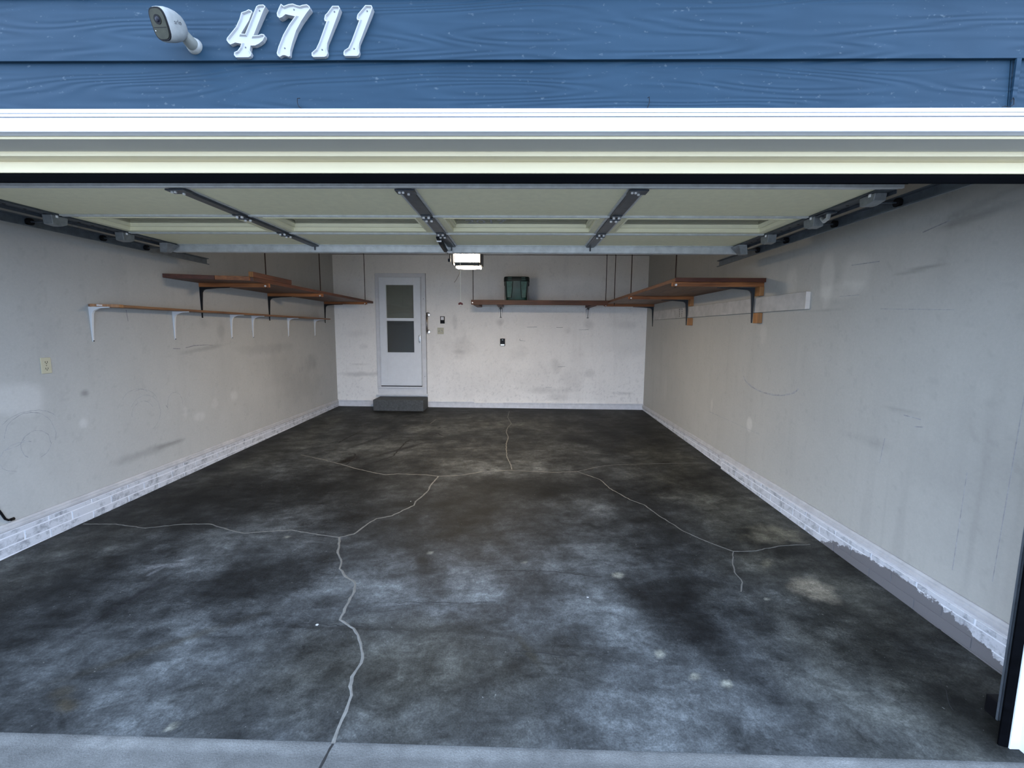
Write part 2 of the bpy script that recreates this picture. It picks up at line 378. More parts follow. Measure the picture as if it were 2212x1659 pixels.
# ------------------------------------------------------------------ floor
nu, nv = 330, 380
X, Y = np.meshgrid(np.linspace(XL - .12, XR + .12, nu), np.linspace(1.553, YB + .1, nv)); X0, Y0 = X, Y
n1 = fbm(X * .9, Y * .9, 1); n2 = fbm(X * 3.1 + Y * .8, Y * 2.2, 2, 6); n3 = fbm(X * 9, Y * 7, 3, 5)
n4 = fbm(X * 2.2 + Y * 3.4, Y * 9 - X * 4, 8, 6)
v = .050 * (.25 + 1.35 * n1) * (.25 + 1.5 * n2) * (.5 + 1.0 * n3) * (.5 + 1.0 * n4)
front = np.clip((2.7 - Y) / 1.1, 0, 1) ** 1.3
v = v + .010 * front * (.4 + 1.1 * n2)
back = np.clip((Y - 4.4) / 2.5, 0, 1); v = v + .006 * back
for cx, cy, rx, ry, rot, a, sd in [(.45, 3.35, .5, .75, .1, .030, 1), (.75, 2.75, .45, .35, 0, .018, 2), (1.2, 1.85, .75, .28, .15, .050, 3), (.65, 1.95, .5, .3, 0, .022, 4),
                                   (-1.75, 1.95, .6, .35, -.3, .030, 5), (-.1, 2.35, .45, .35, 0, .014, 6), (-.62, 2.05, .16, .1, 0, .03, 7), (.6, 5.5, .5, .7, 0, .012, 8), (-1.1, 2.75, .4, .25, .4, .010, 9),
                                   (1.12, 2.35, .4, .2, 0, .018, 19), (-2.3, 3.2, .5, .9, 0, .006, 18), (-1.0, 7.3, .8, .5, 0, .006, 17), (1.75, 1.72, .3, .16, .2, .04, 16)]:
    v = v + .42 * a * blob(X, Y, cx, cy, rx, ry, rot, .6, sd, .75, 3.2) * (.1 + 1.6 * n2) * (.5 + n4)
for cx, cy, rx, ry, rot, a, sd in [(-1.0, 3.5, .7, .45, .3, .55, 21), (-1.55, 2.7, .75, .25, .55, .6, 22), (1.1, 3.1, .35, .8, 0, .5, 23), (-2.0, 4.2, .9, .4, .3, .55, 24), (-2.7, 3.6, .5, .5, 0, .35, 25),
                                   (.6, 4.3, .7, .3, 0, .5, 26), (1.86, 2.15, .3, .25, 0, .4, 27), (-2.9, 2.6, .5, .6, .4, .35, 28), (.95, 2.2, .12, .5, .5, .55, 29), (-.2, 4.2, .6, .5, 0, .35, 30),
                                   (-2.2, 8.0, .6, .25, 0, .45, 31), (1.9, 7.0, .4, 1.2, 0, .3, 32), (2.0, 1.75, .22, .12, 0, .6, 33)]:
    v = v * (1 - a * blob(X, Y, cx, cy, rx, ry, rot, .55, sd, .5, 4))
v = .034 * (v / .034) ** 1.3
v = np.clip(v, .006, .2)
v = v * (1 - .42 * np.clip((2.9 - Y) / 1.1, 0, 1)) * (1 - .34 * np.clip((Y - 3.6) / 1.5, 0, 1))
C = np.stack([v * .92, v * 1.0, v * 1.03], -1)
warm = np.clip(blob(X, Y, 1.95, 4.2, .55, 3.2, .0, .6, 41) + .8 * blob(X, Y, -.5, 1.9, .6, .3, 0, .6, 42) + .5 * blob(X, Y, -3.2, 4.5, .35, 3, 0, .5, 43) + .6 * blob(X, Y, 0, 7.6, 3, .8, 0, .6, 44), 0, 1)[..., None]
C = C * (1 - warm) + warm * C * np.array([1.12, 1.04, .86])
def over(C, m, col): return C * (1 - m[..., None]) + m[..., None] * np.array(col)
C = over(C, .75 * blob(X, Y, 1.98, 3.37, .26, .13, .35, .35, 51, .8, 7) * np.clip(.3 + n3, 0, 1), (.17, .16, .12))     # pale patch by the curb
C = over(C, .9 * blob(X, Y, 1.85, 2.66, .11, .10, .4, .35, 52, .8, 9), (.20, .18, .14))
C = over(C, .9 * blob(X, Y, 1.72, 2.95, .07, .03, .8, .4, 53, .8, 9), (.11, .105, .08))
C = over(C, .9 * blob(X, Y, -2.32, 2.765, .13, .022, .15, .25, 54, .5, 9), (.11, .115, .12))                              # smeared filler
C = over(C, .85 * blob(X, Y, -2.40, 2.74, .035, .03, 0, .3, 55, .5, 9), (.11, .115, .12))
C = over(C, .85 * blob(X, Y, -2.255, 2.845, .05, .014, .5, .3, 56, .4, 9), (.10, .105, .11))
C = over(C, .8 * blob(X, Y, -2.345, 2.70, .012, .07, -.2, .4, 57, .4, 9), (.10, .105, .11))
for cx, cy, r in [(.656, 2.771, .035), (.711, 2.069, .024), (.83, 1.929, .02), (.964, 1.893, .022), (-1.744, 3.186, .02), (-1.386, 1.597, .016), (.05, 2.9, .02), (-.62, 3.0, .02), (1.5, 2.55, .02)]:
    C = over(C, .85 * blob(X, Y, cx, cy, r, r * .8, .5, .4, 60 + cx, .5, 14), (.19, .19, .16))
C = over(C, .9 * blob(X, Y, -2.0, 5.12, .07, .2, -.35, .3, 71, .7, 6), (.006, .005, .004))                                # oil drip
C = over(C, .75 * blob(X, Y, -1.55, 5.5, .035, .55, -.62, .5, 72, .6, 5), (.010, .010, .011))
C = over(C, .7 * blob(X, Y, -2.02, 5.95, .04, .35, -.4, .5, 73, .6, 5), (.010, .010, .011))
C = over(C, .7 * blob(X, Y, -1.25, 6.4, .10, .12, -.2, .5, 74, .7, 6), (.010, .010, .011))
C = over(C, .65 * blob(X, Y, -2.26, 2.36, .018, .35, -.12, .5, 75, .4, 6), (.012, .012, .014))
C = over(C, .8 * blob(X, Y, -1.905, 1.685, .055, .028, -.4, .35, 76, .6, 10), (.026, .022, .014))                         # rusty drips
C = over(C, .7 * blob(X, Y, -1.98, 1.745, .05, .04, -.4, .4, 77, .6, 10), (.028, .025, .018))
C = over(C, .55 * blob(X, Y, -1.75, 2.05, .03, .35, -.9, .5, 78, .5, 8), (.022, .020, .014))
C = over(C, .6 * blob(X, Y, .05, 2.08, .02, .12, .5, .5, 79, .6, 9), (.018, .016, .010))
C = over(C, .6 * blob(X, Y, .25, 2.06, .14, .012, -.05, .5, 80, .4, 9), (.012, .012, .012))
C = over(C, .55 * blob(X, Y, -.95, 2.2, .3, .010, 0, .5, 81, .3, 9), (.012, .012, .012))
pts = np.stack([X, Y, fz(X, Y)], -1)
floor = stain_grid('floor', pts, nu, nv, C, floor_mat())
tag(floor, 'dark stained concrete garage floor with pale filled cracks', 'floor', kind='structure')

def ribbon(name, pts, w, mat, parent, zfun, h=.0025, jit=.0):
    """low raised strip following points on the floor"""
    P = []
    for i in range(len(pts) - 1):
        a, b = Vector(pts[i]), Vector(pts[i + 1]); n = max(2, int((b - a).length / .03))
        for k in range(n): P.append(a.lerp(b, k / n))
    P.append(Vector(pts[-1]))
    Q = []
    for i, p in enumerate(P):
        t = (P[min(i + 1, len(P) - 1)] - P[max(i - 1, 0)]).normalized(); nrm = Vector((-t.y, t.x))
        p = p + nrm * (random.uniform(-1, 1) * jit if 0 < i < len(P) - 1 else 0); Q.append((p, nrm))
    vs = []; fs = []
    for i, (p, nrm) in enumerate(Q):
        ww = w * random.uniform(.75, 1.25) * .5
        for s, hh in ((-1, .0004), (0, h), (1, .0004)):
            q = p + nrm * ww * s; vs.append((q.x, q.y, zfun(q.x, q.y) + hh))
    for i in range(len(Q) - 1):
        for k in (0, 1): fs.append((i * 3 + k, i * 3 + k + 1, i * 3 + k + 4, i * 3 + k + 3))
    return MB().add(vs, fs).build(name, mat, parent)

def drive_z(x, y): return fz(x, y) if y > 1.553 else fz(x, 1.553) - .002 - (1.553 - y) * .02
CR = dict(
    a=([(-3.444, 3.327), (-3.194, 3.338), (-2.902, 3.279), (-2.673, 3.362), (-2.456, 3.372), (-2.222, 3.27), (-2.106, 3.229), (-1.931, 3.268), (-1.766, 3.299), (-1.557, 3.239), (-1.354, 3.196)], .013),
    b=([(-1.351, 3.2), (-1.262, 3.253), (-1.225, 3.404), (-1.174, 3.533), (-1.066, 3.592), (-0.934, 3.814), (-0.933, 3.901), (-0.878, 4.145), (-0.878, 4.31), (-0.853, 4.582)], .013),
    c=([(-1.351, 3.2), (-1.271, 2.975), (-1.197, 2.855), (-1.175, 2.77), (-1.101, 2.679), (-1.02, 2.618), (-0.989, 2.522), (-0.982, 2.389), (-0.972, 2.265), (-0.872, 2.198), (-0.813, 2.122), (-0.759, 2.018), (-0.747, 1.959), (-0.762, 1.874), (-0.748, 1.822), (-0.724, 1.773), (-0.718, 1.691), (-0.717, 1.605), (-0.711, 1.546)], .014),
    d=([(-2.652, 5.254), (-2.362, 5.112), (-1.974, 4.891), (-1.802, 4.78), (-1.528, 4.641), (-1.414, 4.596), (-1.301, 4.631), (-1.0, 4.618), (-0.846, 4.583), (-0.63, 4.616), (-0.396, 4.754), (-0.094, 4.817), (0.387, 4.766), (0.645, 4.81)], .013),
    e=([(0.645, 4.81), (0.857, 4.573), (0.905, 4.325), (1.042, 4.041), (1.14, 3.928), (1.212, 3.689), (1.313, 3.426), (1.438, 3.243), (1.566, 3.112)], .011),
    f=([(1.566, 3.112), (1.505, 2.998), (1.444, 2.836), (1.439, 2.716), (1.379, 2.615)], .008),
    g=([(1.565, 3.113), (1.705, 3.119), (1.936, 3.204), (2.201, 3.243)], .010),
    h=([(0.645, 4.81), (0.934, 5.008), (1.16, 5.079), (1.7, 5.15), (2.195, 5.204)], .009),
    i=([(-0.074, 4.843), (-0.095, 5.034), (-0.145, 5.286), (-0.164, 5.632), (-0.173, 5.912), (-0.151, 6.223), (-0.193, 6.563), (-0.178, 6.846), (-0.126, 7.104), (-0.199, 7.605), (-0.186, 8.118)], .011),
    j=([(-1.428, 7.021), (-1.396, 7.351), (-1.299, 7.357)], .010))
for k in CR: ribbon('crack_filler', CR[k][0], CR[k][1], MT['filler'], floor, fz, .002, .004)

for l, w in [([(-1.172, 2.226), (-0.948, 2.219), (-0.772, 2.219)], .005), ([(-0.713, 2.428), (-0.128, 2.451)], .004), ([(-0.147, 2.791), (0.248, 2.794), (0.543, 2.745)], .005), ([(-0.012, 2.062), (0.31, 2.042)], .005), ([(0.817, 2.388), (1.124, 2.387)], .004),
             ([(-2.418, 5.82), (-2.398, 6.11), (-2.35, 6.358)], .02), ([(-1.762, 4.88), (-1.668, 5.018), (-1.526, 5.264), (-1.537, 5.525), (-1.532, 5.935), (-1.481, 6.066)], .018), ([(-1.967, 4.912), (-1.944, 5.191), (-2.027, 5.337), (-2.091, 5.308)], .022), ([(-1.226, 6.427), (-1.096, 6.293)], .03), ([(-1.246, 6.731), (-1.216, 6.773)], .03), ([(1.98, 1.95), (1.93, 1.86), (1.88, 1.78)], .004)]:
    ribbon('dark_crack', l, w, MT['darkcrack'], floor, fz, .0008, .008)

# ------------------------------------------------------------------ driveway
nu2, nv2 = 300, 260
ys = np.concatenate([np.linspace(-26, 0.2, 60), np.linspace(.22, 1.57, nv2 - 60)]); xs = np.concatenate([np.linspace(-16, -3.0, 40), np.linspace(-2.95, 2.6, 220), np.linspace(2.7, 14, 40)])
X, Y = np.meshgrid(xs, ys)
n2 = fbm(X * 3, Y * 3, 5); n3 = fbm(X * 22, Y * 22, 6, 4)
v = .096 * (.72 + .5 * n2) * (.72 + .56 * n3)
edge = np.clip((Y - 1.49) / .02, 0, 1) * np.clip((1.548 - Y) / .012, 0, 1)
v = v * (1 + .32 * edge * (.5 + n2))
far = np.clip((-.2 - Y) / 1.0, 0, 1); v = v * (1 - far) + far * .30
C = np.stack([v * .98, v, v * .98], -1) * (1 - far[..., None]) + far[..., None] * np.stack([v * 1.03, v, v * .93], -1)
Z = fz(np.clip(X, -3.5, 2.4), 1.553) - .002 - (1.553 - Y) * .02
drive = stain_grid('driveway', np.stack([X, Y, Z], -1), nu2, nv2, C, painted('driveway_concrete', .9, 150, .22, .5, 160, .2))
tag(drive, 'pale grey concrete driveway apron in front of the garage floor', 'driveway', kind='structure')
ribbon('crack_filler', [(-0.711, 1.546), (-0.717, 1.508), (-0.722, 1.45), (-.735, 1.38)], .010, MT['darkcrack'], drive, drive_z, .001, .003)

# ------------------------------------------------------------------ walls
def wall_sheet(name, fix, a0, a1, z0, z1, res, paint, mat, axis):
    n = int((a1 - a0) / res) + 1; m = int((z1 - z0) / res) + 1
    A, Z = np.meshgrid(np.linspace(a0, a1, n), np.linspace(z0, z1, m))
    C = paint(A, Z)
    P = np.stack([np.full_like(A, fix), A, Z], -1) if axis == 'x' else np.stack([A, np.full_like(A, fix), Z], -1)
    return stain_grid(name, P, n, m, C, mat)

def base_paint(A, Z, col, s, amt=.10):
    n = fbm(A * 1.2, Z * 1.2, s); m = fbm(A * 7, Z * 5, s + 3, 5); st = fbm(A * 9, Z * .9, s + 7, 4)
    k = 1 + amt * (n - .5) * 1.2 + amt * .7 * (m - .5) - .10 * np.clip(st - .60, 0, 1) * 2
    sp = fbm(A * 26, Z * 22, s + 9, 3); k = k * (1 - .07 * np.clip((sp - .70) / .08, 0, 1))
    return np.array(col) * k[..., None]
def mul(C, m, f): return C * (1 - m[..., None] * (1 - np.array(f)))

def paint_left(A, Z):
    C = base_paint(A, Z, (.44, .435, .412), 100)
    for cy, cz, ry, rz, f, s in [(3.02, 1.12, .18, .10, 1.2, 1), (3.46, .86, .035, .04, 1.2, 2), (4.74, .67, .08, .05, 1.15, 3), (5.35, .81, .07, .06, 1.15, 4), (5.0, .77, .05, .05, 1.1, 5), (6.0, 1.3, .3, .1, 1.05, 6), (4.55, .75, .03, .06, 1.1, 16)]:
        C = mul(C, blob(A, Z, cy, cz, ry, rz, 0, .3, s, .5, 5), (f, f, f * 1.01))
    for cy, cz, ry, rz, rot, f, s in [(4.05, .465, .36, .035, .0, .80, 7), (4.35, .475, .16, .018, 0, .72, 8), (6.5, 1.05, .35, .25, 0, .93, 9), (3.5, 1.1, .03, .025, 0, .6, 10), (4.9, 1.4, .35, .02, .1, .8, 11), (6.2, 1.35, .5, .06, 0, .85, 12), (7.4, 1.05, .25, .12, 0, .82, 13), (7.0, .7, .6, .2, 0, .9, 14), (5.2, 1.6, .05, .1, 0, .85, 15), (4.92, 1.69, .08, .06, 0, .88, 17)]:
        C = mul(C, blob(A, Z, cy, cz, ry, rz, rot, .5, s, .8, 7), (f, f, f))
    return C
def paint_right(A, Z):
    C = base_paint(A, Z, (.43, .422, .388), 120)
    for cy, cz, ry, rz, f, s in [(3.55, 2.02, .07, .22, 1.22, 1), (3.25, 2.06, .14, .12, 1.17, 2), (4.0, 2.06, .08, .13, 1.16, 3), (3.4, 1.93, .25, .06, 1.12, 4), (4.54, .70, .05, .07, 1.3, 5), (5.45, .72, .03, .09, 1.15, 6), (2.9, 2.1, .2, .3, 1.03, 7), (4.4, 1.6, .06, .08, 1.1, 8), (7.2, .7, .08, .2, 1.05, 9)]:
        C = mul(C, blob(A, Z, cy, cz, ry, rz, 0, .25, s, .4, 6), (f, f, f))
    drip = np.clip((fbm(A * 26, Z * .5, 140, 4) - .58) / .10, 0, 1) * np.clip((3.4 - A) / 1.0, 0, 1) * np.clip((1.5 - Z) / 1.0, 0, 1)
    C = mul(C, drip * .16, (.35, .35, .36))
    for cy, cz, ry, rz, rot, f, s in [(2.5, 2.22, .18, .02, -.08, .75, 11), (2.72, 2.0, .13, .010, -.06, .7, 12), (2.75, 1.15, .10, .012, 0, .85, 13), (2.35, 2.3, .25, .02, -.2, .85, 14), (2.3, 1.0, .3, .3, 0, .95, 15), (3.6, 1.79, .2, .006, 0, .75, 16), (2.1, .75, .4, .3, 0, .93, 17), (3.0, .9, .2, .03, 0, .92, 18), (2.6, 2.5, .8, .15, 0, .9, 19)]:
        C = mul(C, blob(A, Z, cy, cz, ry, rz, rot, .5, s, .7, 8), (f, f, f))
    return C
def paint_back(A, Z):
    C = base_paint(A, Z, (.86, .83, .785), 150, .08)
    for cx, cz, rx, rz, f, s in [(-1.16, 1.3, .22, .14, .86, 1), (-1.15, 1.22, .10, .04, .8, 2), (-3.0, .78, .36, .035, .76, 3), (-3.0, .97, .16, .012, .85, 4), (-1.22, 1.75, .04, .14, .86, 5), (-1.05, 1.5, .05, .1, .9, 6), (-.37, 1.78, .06, .05, .82, 7), (1.27, 1.73, .07, .07, .84, 8), (.9, 1.62, .06, .05, .9, 9),
                                 (.72, .97, .10, .12, .84, 10), (.95, .66, .16, .20, .88, 11), (1.3, .82, .10, .06, .85, 12), (2.0, .46, .20, .025, .82, 13), (-.05, 1.2, .15, .12, .9, 14), (.35, .72, .3, .2, .93, 15), (.6, .5, .35, .05, .85, 16), (1.95, 1.75, .2, .08, .9, 17), (-.3, .62, .4, .3, .95, 18), (-.95, .62, .3, .25, .95, 19), (.75, .38, .2, .06, .84, 20), (-3.1, 1.55, .2, .06, .9, 21), (-2.95, 1.3, .06, .04, .9, 22), (1.2, 2.35, .5, .1, .95, 23), (2.0, 1.3, .3, .15, .94, 24)]:
        C = mul(C, blob(A, Z, cx, cz, rx, rz, 0, .55, s, .9, 6), (f, f, f))
    sp = fbm(A * 34, Z * 30, 160, 3); low = np.clip((1.4 - Z) / 1.0, 0, 1)
    C = mul(C, np.clip((sp - .66) / .06, 0, 1) * (.15 + .85 * low) * .22, (.4, .4, .41))
    return C

wm = painted('wall_paint', .75, 60, .045, .10, 130, .25)
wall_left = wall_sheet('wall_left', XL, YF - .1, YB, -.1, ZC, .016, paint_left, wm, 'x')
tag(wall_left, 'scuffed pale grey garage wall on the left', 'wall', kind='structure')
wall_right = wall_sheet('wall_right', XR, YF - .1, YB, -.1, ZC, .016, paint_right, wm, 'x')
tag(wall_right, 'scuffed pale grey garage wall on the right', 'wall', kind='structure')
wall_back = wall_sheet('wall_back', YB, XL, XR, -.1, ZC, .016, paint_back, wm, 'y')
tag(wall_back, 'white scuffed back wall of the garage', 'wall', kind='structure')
MB().box(XL - .25, XL - .02, YF - .1, YB + .25, -.2, ZC + .2).build('wall_core', MT['shell'], wall_left)
MB().box(XR + .02, XR + .25, YF - .1, YB + .25, -.2, ZC + .2).build('wall_core', MT['shell'], wall_right)
MB().box(XL - .25, XR + .25, YB + .02, YB + .25, -.2, ZC + .2).build('wall_core', MT['shell'], wall_back)
ceil = MB().box(XL - .25, XR + .25, 1.5, YB + .25, ZC, ZC + .2).build('ceiling', MT['ceiling'])
tag(ceil, 'plain drywall ceiling above the raised garage door', 'ceiling', kind='structure')
MB().box(-.62, .05, 8.2, 8.25, ZC - .02, ZC + .01).build('hatch_trim', MT['casing'], ceil)

def wall_ribbon(name, pts, w, mat, parent, fix, axis, off):
    """thin mark on a wall: pts are (along, z)"""
    P = [Vector(p) for p in pts]; vs = []; fs = []
    for i, p in enumerate(P):
        t = (P[min(i + 1, len(P) - 1)] - P[max(i - 1, 0)]).normalized(); n = Vector((-t.y, t.x))
        ww = w * .5 * random.uniform(.4, 1.2)
        for s, d in ((-1, .0002), (0, .0008), (1, .0002)):
            q = p + n * ww * s; vs.append((fix + off * d, q.x, q.y) if axis == 'x' else (q.x, fix + off * d, q.y))
    for i in range(len(P) - 1):
        for k in (0, 1): fs.append((i * 3 + k, i * 3 + k + 1, i * 3 + k + 4, i * 3 + k + 3))
    return MB().add(vs, fs).build(name, mat, parent)
def arc(cx, cz, rx, rz, a0, a1, n=22, wob=.01):
    return [(cx + (rx + random.uniform(-wob, wob)) * math.cos(math.radians(a0 + (a1 - a0) * k / n)), cz + (rz + random.uniform(-wob, wob) * .6) * math.sin(math.radians(a0 + (a1 - a0) * k / n))) for k in range(n + 1)]
for a in [arc(4.03, .84, .12, .11, 20, 190, wob=.004), arc(4.06, .83, .17, .17, -70, 150, wob=.006), arc(3.98, .95, .16, .12, 40, 160, wob=.005), arc(4.42, .86, .10, .12, -10, 200, wob=.004), arc(4.02, .90, .19, .16, 20, 110, wob=.004),
          arc(3.10, .78, .10, .10, -80, 230, wob=.005), arc(3.07, .84, .17, .18, -20, 170, wob=.006), arc(3.0, .72, .14, .10, 60, 250, wob=.006), arc(3.08, .90, .2, .13, 30, 150, wob=.005), [(2.9, .79), (2.98, .80), (3.03, .83)]]:
    wall_ribbon('scuff_mark', a, .0040, MT['scuff2'], wall_left, XL, 'x', 1)
for a in [[(4.62, 1.42), (4.75, 1.44), (4.95, 1.442), (5.05, 1.432)], [(4.45, 1.42), (4.55, 1.415)], [(4.3, .87), (4.32, .84)], [(7.0, 1.02), (7.02, .93)], [(7.06, 1.03), (7.07, .95)], [(7.12, 1.02), (7.11, .96)], [(3.95, 1.78), (3.96, 1.68)], [(5.8, 1.6), (5.83, 1.5)]]:
    wall_ribbon('scuff_mark', a, .009, MT['scuff'], wall_left, XL, 'x', 1)
wall_ribbon('scuff_mark', arc(4.25, 1.19, .48, .145, 195, 350, 26, .004), .016, MT['scuff2'], wall_right, XR, 'x', -1)
wall_ribbon('scuff_mark', [(5.508, .644), (4.9, .638), (4.339, .631)], .006, MT['scuff2'], wall_right, XR, 'x', -1)
for a in [[(3.05, 2.09), (3.3, 2.10)], [(3.2, 1.885), (3.4, 1.89)], [(2.62, 1.12), (2.74, 1.125)], [(2.58, 2.24), (2.75, 2.21)], [(2.86, .95), (2.88, .78)], [(2.5, 1.75), (3.0, 1.78)], [(2.1, 1.6), (2.12, .8), (2.13, .4)], [(2.32, .9), (2.33, .35)], [(1.98, .6), (1.99, .3)], [(2.6, 1.08), (2.66, 1.07)], [(3.42, 1.42), (3.46, 1.40)]]:
    wall_ribbon('scuff_mark', a, .006, MT['scuff2'], wall_right, XR, 'x', -1)
for a in [[(0, 1.475), (0, 1.44)], [(.0, 1.44), (.11, 1.435)], [(.13, 1.69), (.32, 1.695)], [(.68, 1.69), (.8, 1.69)], [(1.1, 1.65), (1.28, 1.655)], [(.5, .56), (.62, .56)], [(.72, .95), (.86, .96)]]:
    wall_ribbon('scuff_mark', a, .008, MT['scuff2'], wall_back, YB, 'y', -1)

# ------------------------------------------------------------------ baseboards and painted brick curbs
def molding(name, x, sgn, y0, y1, zt):
    p = [(0, 0), (.022, 0), (.026, .010), (.026, .022), (.018, .028), (.018, .040), (.010, .052), (0, .052)]
    return MB().prism([(x + sgn * a, zt - .052 + b) for a, b in p], 'y', y0, y1).build(name, MT['baseboard'], bevel=.002)
bl = molding('baseboard_left', XL, 1, YF, YB, .293); tag(bl, 'weathered wooden moulding along the foot of the left wall', 'baseboard', kind='structure')
br = molding('baseboard_right', XR - .0, -1, YF, YB, .244); tag(br, 'weathered wooden moulding along the foot of the right wall', 'baseboard', kind='structure')
bb = MB().box(XL, -2.70, YB - .02, YB, .15, .262).box(-1.74, XR, YB - .02, YB, .13, .252).build('baseboard_back', MT['baseboard_b'], bevel=.003)
tag(bb, 'white painted baseboard along the back wall', 'baseboard', kind='structure')
MB().box(XL + .02, -2.70, YB - .028, YB, .262, .283).box(-1.74, -.862, YB - .028, YB, .253, .272).box(-.31, XR, YB - .028, YB, .240, .262).build('cap_strip', MT['baseboard_b'], bb, bevel=.003)
MB().box(XL + .02, -2.70, YB - .0205, YB, .2595, .2625).box(-1.74, -.862, YB - .0205, YB, .2500, .2535).box(-.31, XR, YB - .0205, YB, .2375, .2410).build('painted_shade_line', MT['crackshade'], bb)  # dark strip that paints the shade line below the cap

def curb(name, label, face, sgn, y0, y1, ztop, mat, phase):
    """painted brick curb; face = x of the mortar face"""
    root = thing(name, (face, y0, ztop), label, 'brick curb', kind='structure')
    MB().box(min(face, face - sgn * .12), max(face, face - sgn * .12), y0, y1, -.12, ztop).build('mortar_bed', bmM if name == 'trim_2' else MT['mortar'], root)
    pitch = .335; me = None; depth = .004
    for c in range(4):
        zt = ztop + .026 - .066 * c; zb = zt - .057
        zt2 = min(zt, ztop - .002)
        yy = y0 - pitch + ((phase + (c % 2) * .5) % 1) * pitch
        while yy < y1:
            a, b = max(yy + .006, y0), min(yy + pitch - .006, y1)
            if b - a > .03 and zt2 - zb > .006:
                MB().box(min(face, face + sgn * depth), max(face, face + sgn * depth), a, b, zb, zt2).build('brick', mat, root, bevel=.0015)
            yy += pitch
    return root
bmL = brick_mat('painted_brick_left', False); bmR = brick_mat('painted_brick_right', True); bmM = brick_mat('painted_mortar_right', True, (.66, .67, .70), (.76, .77, .80))
curb('trim_1', 'white painted brick curb below the left wall moulding', XL + .022, 1, YF, YB - .02, .242, bmL, .42)
curb('trim_2', 'white brick curb below the right wall, proud front part with bare peeled patch', XR - .045, -1, YF, 5.0, .193, bmR, .55)
curb('trim_3', 'white brick curb below the right wall, recessed rear part', XR - .014, -1, 5.0, YB - .02, .193, bmL, .1)

# ------------------------------------------------------------------ front wall: framing, siding, trims, jambs
wf = thing('wall_front', (-.577, 1.52, 0), 'blue lap siding wall above the garage opening', 'wall', kind='structure')
ZT = 2.13; OXL, OXR = -3.06, 1.906
MB().box(-6, 4.8, 1.452, 1.62, 2.245, 4.6).box(OXR + .10, 4.8, 1.452, 1.62, -.3, 2.245).box(-6, OXL - .10, 1.452, 1.62, -.3, 2.245).build('wall_core', MT['shell'], wf)
def plank(x0, x1, zb, zt):
    yb, yt = 1.4305, 1.4435
    return MB().prism([(yb, zb), (yb + .012, zb), (1.452, zt), (yt, zt)], 'x', x0, x1).build('siding_plank', MT['siding'], wf, bevel=.0012)
plank(-6, 1.4335, 2.226, 2.445); plank(1.4365, 4.8, 2.226, 2.445)
zb = 2.419; k = 0
while zb < 4.5:
    xs_ = [-6, [2.7, .9, -1.6, 2.2, -.4][k % 5], 4.8] if k else [-6, 2.9, 4.8]
    for a, b in zip(xs_[:-1], xs_[1:]): plank(a + .0012, b - .0012, zb, zb + .206)
    zb += .180; k += 1
zb = 2.06
while zb > -.2:
    plank(OXR + .17, 4.8, zb, zb + .206); plank(-6, OXL - .17, zb, zb + .206); zb -= .18
MB().box(1.4385, 1.452, 1.4285, 1.4345, 2.28, 2.418).build('joint_batten', MT['siding'], wf)

t4 = MB().box(-3.30, 2.14, 1.425, 1.458, 2.216, 2.2565).build('trim_4', MT['trim'], bevel=.002)
tag(t4, 'white painted header casing board over the garage opening', 'trim', kind='structure')
MB().box(-3.32, 2.16, 1.4215, 1.4425, 2.2575, 2.2665).build('drip_cap', MT['trim'], t4, bevel=.002)
MB().box(-3.32, 2.16, 1.4195, 1.4425, 2.2670, 2.2790).build('drip_cap', MT['trim'], t4, bevel=.002)
MB().box(-3.30, 2.14, 1.4235, 1.44, 2.2563, 2.2579).box(-3.30, 2.14, 1.4215, 1.44, 2.2662, 2.2674).build('caulk_crack', MT['crackshade'], t4)
t5 = MB().box(-3.2, 2.05, 1.462, 1.62, 2.2085, 2.245).build('trim_5', MT['jambshade'], bevel=.0015)  # underside shade is put into the colour; the front edge keeps lit cream
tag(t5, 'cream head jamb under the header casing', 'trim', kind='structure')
MB().box(-3.2, 2.05, 1.459, 1.463, 2.2080, 2.216).build('front_bead', MT['cream'], t5, bevel=.0008)
t6 = MB().box(-3.2, 2.05, 1.557, 1.612, 2.1937, 2.2088).box(-3.2, 2.05, 1.607, 1.622, 2.157, 2.1937).build('trim_6', MT['cream'], bevel=.0018)
tag(t6, 'cream stepped door stop moulding along the head jamb', 'trim', kind='structure')
rb = MB().prism([(1.612, 2.162), (1.622, 2.162), (1.632, 2.148), (1.630, 2.131), (1.622, 2.129), (1.614, 2.146)], 'x', OXL, OXR + .03).build('weather_seal', MT['rubber'], t6, bevel=.002)
# side jambs
for i, s in ((0, 1), (1, -1)):
    e = OXR if s > 0 else OXL
    def bxs(m, a, b, y0, y1, z0, z1): m.box(min(e + s * a, e + s * b), max(e + s * a, e + s * b), y0, y1, z0, z1); return m
    side = 'right' if s > 0 else 'left'
    fl = fz(e, 1.56) - .01
    j = bxs(MB(), .080, .20, 1.425, 1.458, fl - .02, 2.216).build('trim_%d' % (7 + i * 2), MT['trim'], bevel=.002)
    tag(j, 'white side casing at the %s edge of the garage opening' % side, 'trim', kind='structure')
    j2 = bxs(bxs(bxs(MB(), .078, .10, 1.458, 1.62, fl, 2.2), .064, .08, 1.557, 1.612, fl, 2.194), .029, .08, 1.607, 1.622, fl, 2.16).build('trim_%d' % (8 + i * 2), MT['trim'], bevel=.0015)
    tag(j2, 'white stepped side jamb and stop at the %s edge of the opening' % side, 'trim', kind='structure')
    p = [(.034, 1.612), (.034, 1.622), (.020, 1.632), (.002, 1.630), (0, 1.622), (.018, 1.614)]
    MB().prism([(e + s * a, b) for a, b in p], 'z', fl + .01, 2.15).build('weather_seal', MT['rubber'], j2, bevel=.002)

